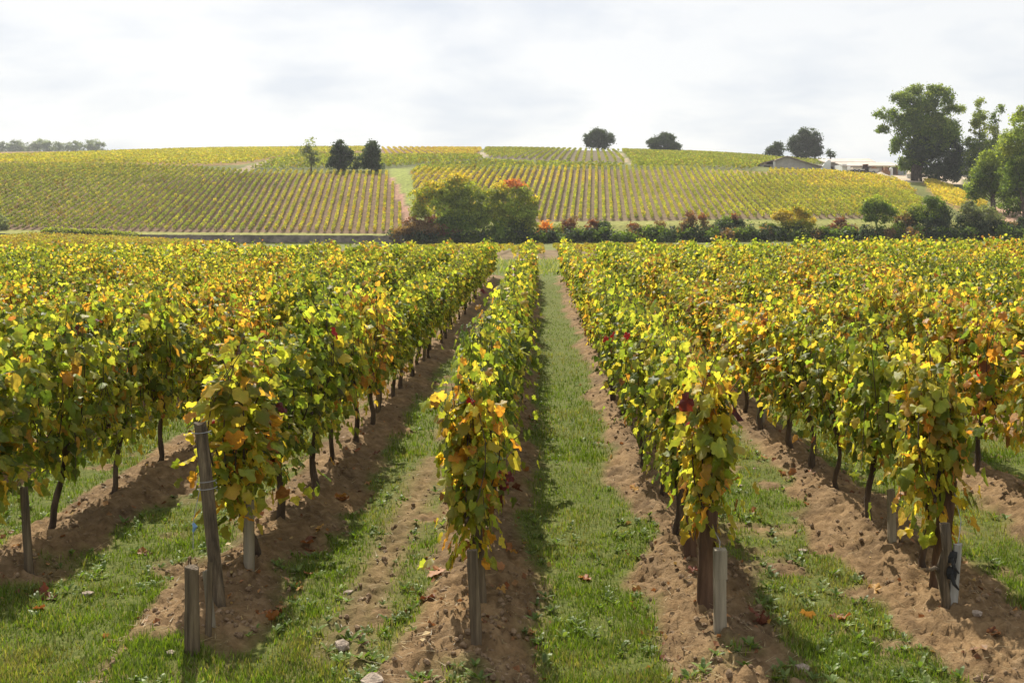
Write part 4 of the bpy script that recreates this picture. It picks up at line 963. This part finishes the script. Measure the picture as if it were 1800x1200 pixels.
    for o in COL.objects:
        if 'redtag' in o: del o['redtag']
    # everything farther back: one mass
    Vs, Ts, Cs = [], [], []; nb = 0; tb = MB()
    src = {pal: [vine_leaves(r, WP[pal])[:5] for _ in range(6)] for pal in ('mix', 'green', 'gold', 'amber')}
    for (k, x, y, i) in rest:
        h = float(fbm(np.array([x * .5]), np.array([y * .28]), 15, 2)[0]); pal = 'green' if h < .42 else ('mix' if h < .57 else ('gold' if h < .66 else 'amber'))
        P, R, S, c, ed = src[pal][r.integers(0, 6)]; sg = r.choice([-1, 1])
        nr = y < 18; th = r.random(len(P)) < (.9 if nr else .42); P, R, S, c, ed = P[th], R[th], S[th] * (1.05 if nr else 1.42), c[th], ed[th]
        P = P * np.array([sg * .86, sg, .86 + .26 * float(fbm(np.array([y * .42 + k * 9.1]), np.array([k * 3.7]), 23, 2)[0])]) + np.array([x, y, GZ(x, y)]); R = R * np.array([sg, sg, 1])[None, :, None]
        V, T, C_ = merge_leaves(r, P, R, S * 1.05, c * r.uniform(.9, 1.1), ed, MID if nr else FAR)
        Vs.append(V); Ts.append(T + nb); Cs.append(C_); nb += len(V)
    tag(link('distant_vines', mesh_np('distant_vines', np.concatenate(Vs), np.concatenate(Ts), M['vine_leaf'], col=np.concatenate(Cs), smooth=True)),
        'yellow-green mass of vines at the far ends of the foreground rows', 'vines', kind='stuff')
    return single
SINGLE = build_vines()

# ------------------------------------------------------------------ posts, stakes and wires
def post(name, label, cat, pts, rad, mat, n=12, group=None, flat=1.0, cap=True, sides=None):
    """pts: foot and top in the world; a slightly irregular post built at its foot"""
    p0, p1 = np.array(pts[0]), np.array(pts[1]); b = MB(); ax = p1 - p0; L_ = np.linalg.norm(ax)
    n = sides or n; k = 7
    for i in range(k):
        t = -.15 + 1.15 * i / (k - 1)
        for j in range(n):
            a = 2 * math.pi * (j + .5) / n; q = rad * (1 + random.uniform(-.05, .05)) * (1.06 - .1 * t)
            b.v.append((ax[0] * t + q * math.cos(a), ax[1] * t + q * math.sin(a) * flat, ax[2] * t + (random.uniform(-.012, .008) if i == k - 1 else 0)))
    for i in range(k - 1):
        for j in range(n): b.f.append((i * n + j, i * n + (j + 1) % n, (i + 1) * n + (j + 1) % n, (i + 1) * n + j))
    b.f.append(tuple((k - 1) * n + j for j in range(n)))
    e = empty(name, tuple(p0), label, cat, group)
    b.obj('shaft', M[mat], e)
    return e
def at_ground(px, py, dx=0):
    d = F * H / (py - CY)
    for _ in range(6):
        x = (px - CX) / F * d; z = GZ(x, d); d = F * (H - z) / (py - CY)
    return x, d, z
def up(px, py, d): return ((px - CX) / F * d, d, H + (CY - py) / F * d)
def build_posts():
    def stake(name, lab, cat, foot, top, rad, mat, dd=0, **k):
        x, d, z = at_ground(*foot); p1 = up(*top, d + dd); return post(name, lab, cat, [(x, d, z), p1], rad, mat, **k), (x, d, z), p1
    # second row left: tall leaning post and two short stakes
    e, f, p = stake('end_post', 'tall weathered round post leaning at the near end of the second left row', 'post', (385, 1062), (352, 742), .037, 'grey_wood', .1)
    for zf in (.62, .66, .93):                                             # wire turns round the post
        b = MB(); c = (np.array(p) - np.array(f)) * zf; pts = [(c[0] + .057 * math.cos(a), c[1] + .057 * math.sin(a), c[2] + .004 * a) for a in np.linspace(0, 2 * math.pi, 13)]
        b.tube(pts, .0022, 4); b.obj('wire_turn', M['wire'], e)
    b = MB(); c = (np.array(p) - np.array(f)) * .42 + np.array([-.085, -.06, .02])
    b.tube([c + np.array([.04, 0, .22]), c + np.array([0, 0, .03]), c, c - np.array([0, 0, .13])], .0025, 4); b.obj('loose_wire', M['wire'], e)
    b = MB(); b.tube([c + np.array([0, 0, .02]), c + np.array([.012, 0, 0]), c - np.array([0, 0, .03])], [.008, .014, .006], 6); b.obj('tensioner', M['blue_plastic'], e)
    stake('anchor_stake', 'short round stake with pale sawn top left of the leaning post', 'stake', (338, 1146), (337, 997), .036, 'grey_wood', sides=14)
    stake('anchor_stake', 'split grey stake between the round stake and the leaning post', 'stake', (364, 1112), (362, 1003), .022, 'pale_wood', sides=6, flat=.6)
    stake('anchor_stake', 'thin split stake tight behind the other split stake', 'stake', (373, 1106), (370, 988), .018, 'grey_wood', sides=5, flat=.7)
    stake('vine_stake', 'pale round stake right of the bent trunk behind the leaning post', 'stake', (440, 1002), (438, 880), .033, 'pale_wood')
    # third row left
    stake('vine_stake', 'grey stake standing at the left edge in the third left row', 'stake', (45, 1000), (42, 855), .026, 'grey_wood')
    # middle row
    stake('anchor_stake', 'cracked grey square stake at the near end of the first left row', 'stake', (836, 1132), (830, 967), .038, 'grey_wood', sides=4, group=None)
    stake('end_post', 'thin post hidden in leaves behind the cracked grey stake', 'post', (848, 1060), (838, 880), .024, 'grey_wood')
    # first row right
    e, f, p = stake('anchor_stake', 'squared pale grey stake with a notch in front of the reddish post', 'stake', (1266, 1110), (1264, 966), .043, 'pale_wood', sides=4)
    b = MB(); h = p[2] - f[2]; b.box(-.033, .033, -.033, .033, h * .66, h * 1.0 + .004); o = b.obj('cap_block', M['pale_wood'], e)
    stake('end_post', 'thick reddish brown post wrapped in leaves in the first right row', 'post', (1243, 1056), (1246, 892), .054, 'brown_wood', .05)
    stake('vine_stake', 'dark square post behind the thick reddish post', 'stake', (1213, 976), (1208, 830), .055, 'brown_wood', sides=4)
    stake('vine_stake', 'pale stake between two trunks in the second right row, farther back', 'stake', (1339, 742), (1337, 655), .045, 'pale_wood')
    # second row right
    e, f, p = stake('end_post', 'sturdy leaning post with a lit pale left edge in the second right row', 'post', (1645, 1037), (1668, 845), .05, 'brown_wood', .05)
    e, f, p = stake('anchor_stake', 'whitish stake with two black ties at the near end of the second right row', 'stake', (1685, 1068), (1684, 954), .026, 'white_wood', sides=6)
    h = p[2] - f[2]
    for t in (.80, .55):
        b = MB(); b.tube([(0, 0, h * t - .035), (0, 0, h * t), (0, 0, h * t + .03)], [.030, .034, .030], 9, jit=.12); o = b.obj('tie', M['black_rubber'], e)
        b = MB(); b.tube([(-.02, -.045, h * t), (-.01, -.06, h * t - .05), (.015, -.062, h * t - .08)], [.014, .011, .005], 5); b.obj('tie_end', M['black_rubber'], o)
    x, d, z = at_ground(1664, 1068)
    b = MB(); q = np.array([(0, 0, -.1), (.005, 0, .05), (-.02, .02, .2), (.01, 0, .33), (-.005, .01, .48)]); b.tube(q, [.036, .03, .033, .027, .03], 9, jit=.15)
    b.tube([q[2], q[2] + np.array([-.05, -.03, .03]), q[2] + np.array([-.075, -.03, .02])], [.018, .014, .01], 6, jit=.1)
    o = empty('dead_trunk', (x, d, z), 'grey twisted dead vine trunk beside the whitish tied stake', 'trunk'); b.obj('trunk', M['grey_wood'], o, smooth=True)
    stake('vine_stake', 'pale flat stake behind the second trunk of the second right row', 'stake', (1568, 952), (1566, 860), .032, 'pale_wood', sides=4)
    # tall post tops above the leaves, farther back
    for px, py, d, lab in ((1236, 505, 21.0, 'grey post top sticking out of the leaves in the right rows'), (1563, 478, 24.5, 'dark post top far back among the right hand leaves'), (189, 608, 13.5, 'thin post top among the leaves of the left rows')):
        x0 = (px - CX) / F * d; x = float(ROW_XS[np.argmin(np.abs(ROW_XS - x0))]); z = GZ(x, d); post('vine_stake', lab, 'stake', [(x, d, z), (x + .02, d, H + (CY - py) / F * d)], .03, 'grey_wood')
    # stakes inside the four rows in view
    rn = {0: 'first left row', 1: 'first right row', 2: 'second right row', -1: 'second left row'}; ordn = ['nearest', 'second', 'third', 'fourth', 'fifth', 'sixth', 'seventh']
    for k in (-1, 0, 1, 2):
        for q, y in enumerate(np.arange(12.2 + .7 * (k % 2), 40, 4.9)[:6]):
            x = ROWX[k] + random.uniform(-.02, .02); z = GZ(x, y)
            post('vine_stake', f'{ordn[q]} stake half hidden in the leaves of the {rn[k]}', 'stake', [(x, y, z), (x + random.uniform(-.05, .05), y, z + random.uniform(1.15, 1.4))], .028, random.choice(['grey_wood', 'pale_wood', 'brown_wood']), group='stakes inside the vine rows', n=8)
    # trellis wires
    for k in (-2, -1, 0, 1, 2, 3):
        x = ROWX[k]; y0 = ROW_START.get(k, 6.8) - (.1 if k in (-1, 0, 1, 2) else 0)
        e = empty('trellis_wire', (x, y0, GZ(x, y0)), f"trellis wires strung through the {rn.get(k, 'third left row' if k == -2 else 'third right row')}", 'wire', 'trellis wires')
        for zf in (.52, .95, 1.25):
            b = MB(); ys = np.linspace(y0, ROW_END - 1, 12); b.tube([(0, y - y0, base_near(x, y) + .06 + zf - GZ(x, y0)) for y in ys], .0016, 4); b.obj('wire', M['wire'], e)
    for k, foot, top, lab in ((1, (1265, 962), (1252, 925), 'bent tie wire from the notched stake up to the reddish post'), (2, (1684, 956), (1678, 865), 'straight guy wire from the tied whitish stake into the leaves')):
        d = at_ground(*((1266, 1110) if k == 1 else (1685, 1068)))[1]; p0 = np.array(up(*foot, d)); p1 = np.array(up(*top, d + .35))
        b = MB(); b.tube([p0 * 0, (p1 - p0) * .5 + np.array([.02, -.02, -.02]), p1 - p0], .0028, 5); e = empty('guy_wire', tuple(p0), lab, 'wire'); b.obj('wire', M['wire'], e)
build_posts()

# ------------------------------------------------------------------ grass, clods, stones, fallen leaves
def scatter(r, n, d0, d1, margin=.04, p=1.6):
    """points on the ground in the view, denser near"""
    t = r.random(n); d = (d0 ** (1 - p) + t * (d1 ** (1 - p) - d0 ** (1 - p))) ** (1 / (1 - p)) if p != 1 else d0 * (d1 / d0) ** t
    u = r.uniform(-.52 - margin, .47 + margin, n); q = r.random(n) < .2; w = np.where(r.random(n) < .5, -1, 1) * r.uniform(.5, .85, n)
    return np.where(q, w, u) * d, d      # a thinner fringe beside the view too
def build_grass():
    r = np.random.default_rng(31)
    blade = np.array([(-.5, 0, 0), (.5, 0, 0), (-.36, .10, .5), (.36, .10, .5), (0, .38, 1.0)]); bt = np.array([(0, 1, 3), (0, 3, 2), (2, 3, 4)])
    tri = np.array([(-.5, 0, 0), (.5, 0, 0), (.1, .3, 1.0)]); tt = np.array([(0, 1, 2)])
    def field(n, d0, d1, hgt, wid, tmpl, tf, p, name, thr=.25):
        X, Y = scatter(r, n, d0, d1, p=p)
        tuft = fbm(X * 5, Y * 5, 111, 3); gm = grass_mask(X, Y)
        keep = (gm * (.1 + 1.5 * tuft) > r.uniform(thr, 1.0, n)); X, Y, tuft = X[keep], Y[keep], tuft[keep]
        k = len(X); Z = ground_z(X, Y) - .006
        a = r.uniform(0, 2 * math.pi, k); ln = hgt * r.uniform(.45, 1.3, k) * (.55 + .9 * tuft); w = wid * r.uniform(.7, 1.4, k)
        lean = r.uniform(.2, 1.5, k)
        ca, sa = np.cos(a), np.sin(a)
        R = np.zeros((k, 3, 3)); R[:, 0, 0] = ca * w; R[:, 1, 0] = sa * w
        R[:, 0, 1] = -sa * lean * ln; R[:, 1, 1] = ca * lean * ln
        R[:, 0, 2] = -sa * .15 * ln; R[:, 1, 2] = ca * .15 * ln; R[:, 2, 2] = ln
        dry = fbm(X * 1.4, Y * 1.4, 121, 3); base = np.where((dry + r.normal(0, .14, k) > .60)[:, None], np.array([.25, .22, .075]), np.array([.115, .172, .018]))
        base = np.where((r.random(k) < .25)[:, None], np.array([.18, .225, .026]), base)
        c = base * r.uniform(.65, 1.35, (k, 1))
        V, T, C_ = merge(tmpl, tf, np.stack([X, Y, Z], -1), R, np.ones(k), c)
        tag(link(name, mesh_np(name, V, T, M['grass'], col=C_)), kind='stuff')
        print(name, k)
    field(290000, 4.6, 11, .04, .0062, blade, bt, 1.9, 'grass')
    field(310000, 10.5, 46, .055, .011, tri, tt, 1.35, 'alley_grass')
    # tall pale grass on the far headland, seen through the gap between the rows
    k = 9000; X, Y = r.uniform(-30, 30, k), r.uniform(44.6, 58, k); w = r.random(k) < np.where(np.abs(X) < 4, 1, .25); X, Y = X[w], Y[w]; k = len(X)
    a = r.uniform(0, 6.28, k); yv = np.stack([np.cos(a), np.sin(a), r.uniform(.8, 3, k)], -1); c = np.where(r.random((k, 1)) < .6, np.array([.42, .40, .17]), np.array([.22, .27, .07])) * r.uniform(.7, 1.2, (k, 1))
    V, T, C_ = merge(np.array([(-.09, 0, 0), (.09, 0, 0), (.02, 1, .0)]), tt, np.stack([X, Y, ground_z(X, Y)], -1), frames(np.stack([-np.sin(a), np.cos(a), np.zeros(k)], -1), yv), r.uniform(.2, .5, k), c)
    tag(link('dry_grass', mesh_np('dry_grass', V, T, M['grass'], col=C_)), kind='stuff')
    # broad-leaved weeds between the blades
    lt = np.array([(0, 0, 0), (-.16, .35, .10), (0, .4, .06), (.16, .35, .10), (-.13, .75, .10), (.13, .75, .10), (0, 1, .02)]); lf = np.array([(0, 2, 1), (0, 3, 2), (1, 2, 4), (2, 3, 5), (2, 5, 4), (4, 5, 6)])
    X, Y = scatter(r, 4200, 4.7, 16, p=1.7); gm = grass_mask(X, Y); keep = (gm > .25) & (fbm(X * 1.3, Y * 1.3, 131, 3) > .42); X, Y = X[keep], Y[keep]
    m = 7; k = len(X) * m; px = np.repeat(X, m); py = np.repeat(Y, m); a = r.uniform(0, 2 * math.pi, k); t = r.uniform(.25, 1.0, k)
    yv = np.stack([np.cos(a), np.sin(a), t], -1); nv = np.stack([-np.cos(a) * t, -np.sin(a) * t, np.ones(k)], -1)
    pos = np.stack([px, py, np.repeat(ground_z(X, Y), m) + .004], -1); sz = np.repeat(r.uniform(.022, .07, len(X)), m) * r.uniform(.6, 1.2, k)
    c = np.where(r.random((k, 1)) < .3, np.array([.20, .25, .07]), np.array([.12, .18, .035])) * r.uniform(.7, 1.3, (k, 1))
    V, T, C_ = merge(lt, lf, pos, frames(nv, yv), sz, c); tag(link('weeds', mesh_np('weeds', V, T, M['grass'], col=C_)), kind='stuff')
    # dry straw and root stubs lying on the earth
    X, Y = scatter(r, 9000, 4.7, 16, p=1.7); keep = grass_mask(X, Y) < .6; X, Y = X[keep], Y[keep]; k = len(X); a = r.uniform(0, 2 * math.pi, k)
    yv = np.stack([np.cos(a), np.sin(a), r.uniform(0, .5, k)], -1); st = np.array([(-.03, 0, 0), (.03, 0, 0), (0, 1, .1)])
    V, T, C_ = merge(st, tt, np.stack([X, Y, ground_z(X, Y) + .006], -1), frames(np.tile([0, 0, 1.], (k, 1)), yv), r.uniform(.03, .11, k), np.array([.32, .25, .14]) * r.uniform(.6, 1.3, (k, 1)))
    tag(link('straw', mesh_np('straw', V, T, M['grass'], col=C_)), kind='stuff')
    # crumbs of dead leaves
    X, Y = scatter(r, 3200, 4.7, 20, p=1.6); keep = (row_dist(X) < .45) & (fbm(X * 1.5, Y * 1.5, 151, 2) > .45); X, Y = X[keep], Y[keep]; k = len(X)
    c = np.array([(.26, .12, .05), (.34, .18, .07), (.18, .08, .035), (.42, .30, .12)])[r.integers(0, 4, k)] * r.uniform(.7, 1.2, (k, 1))
    V, T, C_ = merge(QUAD_V, QUAD_T, np.stack([X, Y, ground_z(X, Y) + .008], -1), rand_frames(k, r, 1.2), r.uniform(.02, .06, k), c); tag(link('leaf_litter', mesh_np('leaf_litter', V, T, M['dead_leaf'], col=C_)), kind='stuff')
    # earth clods
    ico = MB(); me = bpy.data.meshes.new('t'); import bmesh
    bm = bmesh.new(); bmesh.ops.create_icosphere(bm, subdivisions=1, radius=1); bm.verts.ensure_lookup_table()
    iv = np.array([v.co[:] for v in bm.verts]); it = np.array([[v.index for v in f.verts] for f in bm.faces]); bm.free()
    X, Y = scatter(r, 19000, 4.6, 16, p=1.8); keep = (grass_mask(X, Y) < .45) & (fbm(X * 2, Y * 2, 141, 2) > .38); X, Y = X[keep], Y[keep]; k = len(X)
    sz = .004 + .024 * r.random(k) ** 4
    V, T, C_ = merge(iv, it, np.stack([X, Y, ground_z(X, Y) + sz * .15], -1), rand_frames(k, r, 0) * np.array([1, .8, .7])[None, None, :], sz, np.array([.2, .12, .07]) * r.uniform(.65, 1.25, (k, 1)))
    V = V + r.normal(0, .0016, V.shape)
    cm = noisy_material('clod', (.14, .09, .05), (.29, .20, .12), 30, .95, .6)
    tag(link('soil_clods', mesh_np('soil_clods', V, T, cm)), kind='stuff')
    # single stones
    def stone(px, py, s, lab, mat='stone'):
        x, d, z = at_ground(px, py); rr = np.random.default_rng(int(px)); v = iv * (1 + rr.normal(0, .13, (len(iv), 1))) * np.array([1.2, .9, .62]) * s
        tag(link('stone', mesh_np('stone', v, it, M[mat], smooth=False), None, (x, d, z + s * .25), rr.uniform(0, 6)), lab, 'stone', 'stones lying on the vineyard ground')
    for px, py, s, lab in ((603, 1098 + 40, .05, 'flat pale stone in the grass right of the round stake'), (222 + 4, 695, .045, 'pale stone by the ridge in the third left row'), (1411, 970, .03, 'small pale stone on the ridge below the second right row'), (1300, 855, .03, 'tiny pale stone right of the first right row'),
                            (612, 1043, .03, 'small stone in the bare wheel track'), (1712, 1080, .035, 'stone right of the tied whitish stake'), (1412, 1178, .04, 'stone at the bottom edge in the right grass'), (655, 1205, .07, 'big clod-like stone at the bottom left of the middle stake'), (155, 1046, .035, 'pale stone on the bank of the third left row'), (300, 1150, .03, 'light stone half sunk in grass left of the round stake')):
        stone(px, py, s, lab)
    # fallen leaves
    fl = []
    for i, c in enumerate(((.26, .09, .03), (.32, .13, .04), (.17, .055, .03), (.38, .17, .06), (.14, .05, .025), (.45, .25, .06))):
        tv, tf = FINE[i % 6]; tv = tv.copy(); tv[:, 2] += .35 * np.abs(tv[:, 0]) + .3 * (tv[:, 1] - .4) ** 2 + r.normal(0, .05, len(tv))
        fl.append(mesh_np('fallen_leaf', tv, tf, M['dead_leaf'], col=np.repeat(np.array(c)[None], len(tv), 0) * r.uniform(.8, 1.2, (len(tv), 1)), smooth=True))
    spots = [(552, 938), (548, 950), (540, 972), (560, 930), (605, 878), (596, 878), (470, 1085), (478, 1090), (545, 1010), (755, 1053), (773, 1003), (880, 990), (895, 968), (905, 970), (1030, 1020), (1380, 845), (1372, 832), (1388, 832), (1360, 810), (1420, 888), (1328, 1082), (1340, 1100), (1346, 1095), (1412, 1085), (1475, 1090), (1740, 1112), (1544, 1042), (1550, 1046), (660, 800), (640, 792), (632, 792), (650, 850), (1260, 800), (1425, 830), (880, 1035), (910, 860), (925, 825), (1120, 858), (530, 1035), (75, 1050), (62, 1072), (255, 975), (1320, 900), (1210, 1000)]
    for px, py in spots:
        for q in range(1 if r.random() < .5 else 2):
            x, d, z = at_ground(px + r.normal(0, 5 * (q + .3)), py + r.normal(0, 3 * (q + .3))); o = link('fallen_leaf', fl[r.integers(0, 6)], None, (x, d, z + .012))
            o.rotation_euler = (r.normal(0, .4), r.normal(0, .4), r.uniform(0, 6)); s = r.uniform(.045, .085); o.scale = (s, s, s)
            kk = min(ROWX, key=lambda q: abs(ROWX[q] - x)); rown_ = ('%s row right of the path' % ordw(kk)) if kk > 0 else ('%s row left of the path' % ordw(1 - kk))
            tag(o, '%s fallen leaf on the earth by the %s' % (('rusty brown', 'orange brown', 'dark red', 'light orange', 'dark brown', 'pale tan')[fl.index(o.data)], rown_), 'leaf', 'fallen vine leaves on the ground')
build_grass()

# ------------------------------------------------------------------ haze
def build_haze():
    b = MB(); b.box(-900, 900, -90, 1100, -3, 75); m, N, L = mat_new('haze_air')
    out = N.new('ShaderNodeOutputMaterial'); v = N.new('ShaderNodeVolumePrincipled'); v.inputs['Color'].default_value = (.93, .95, 1, 1)
    v.inputs['Density'].default_value = .00017; v.inputs['Anisotropy'].default_value = .3; L.new(v.outputs[0], out.inputs['Volume'])
    tag(b.obj('haze', m), kind='stuff')
build_haze()

print('TRIS', sum(len(m.loops) - 2 * len(m.polygons) for m in bpy.data.meshes))
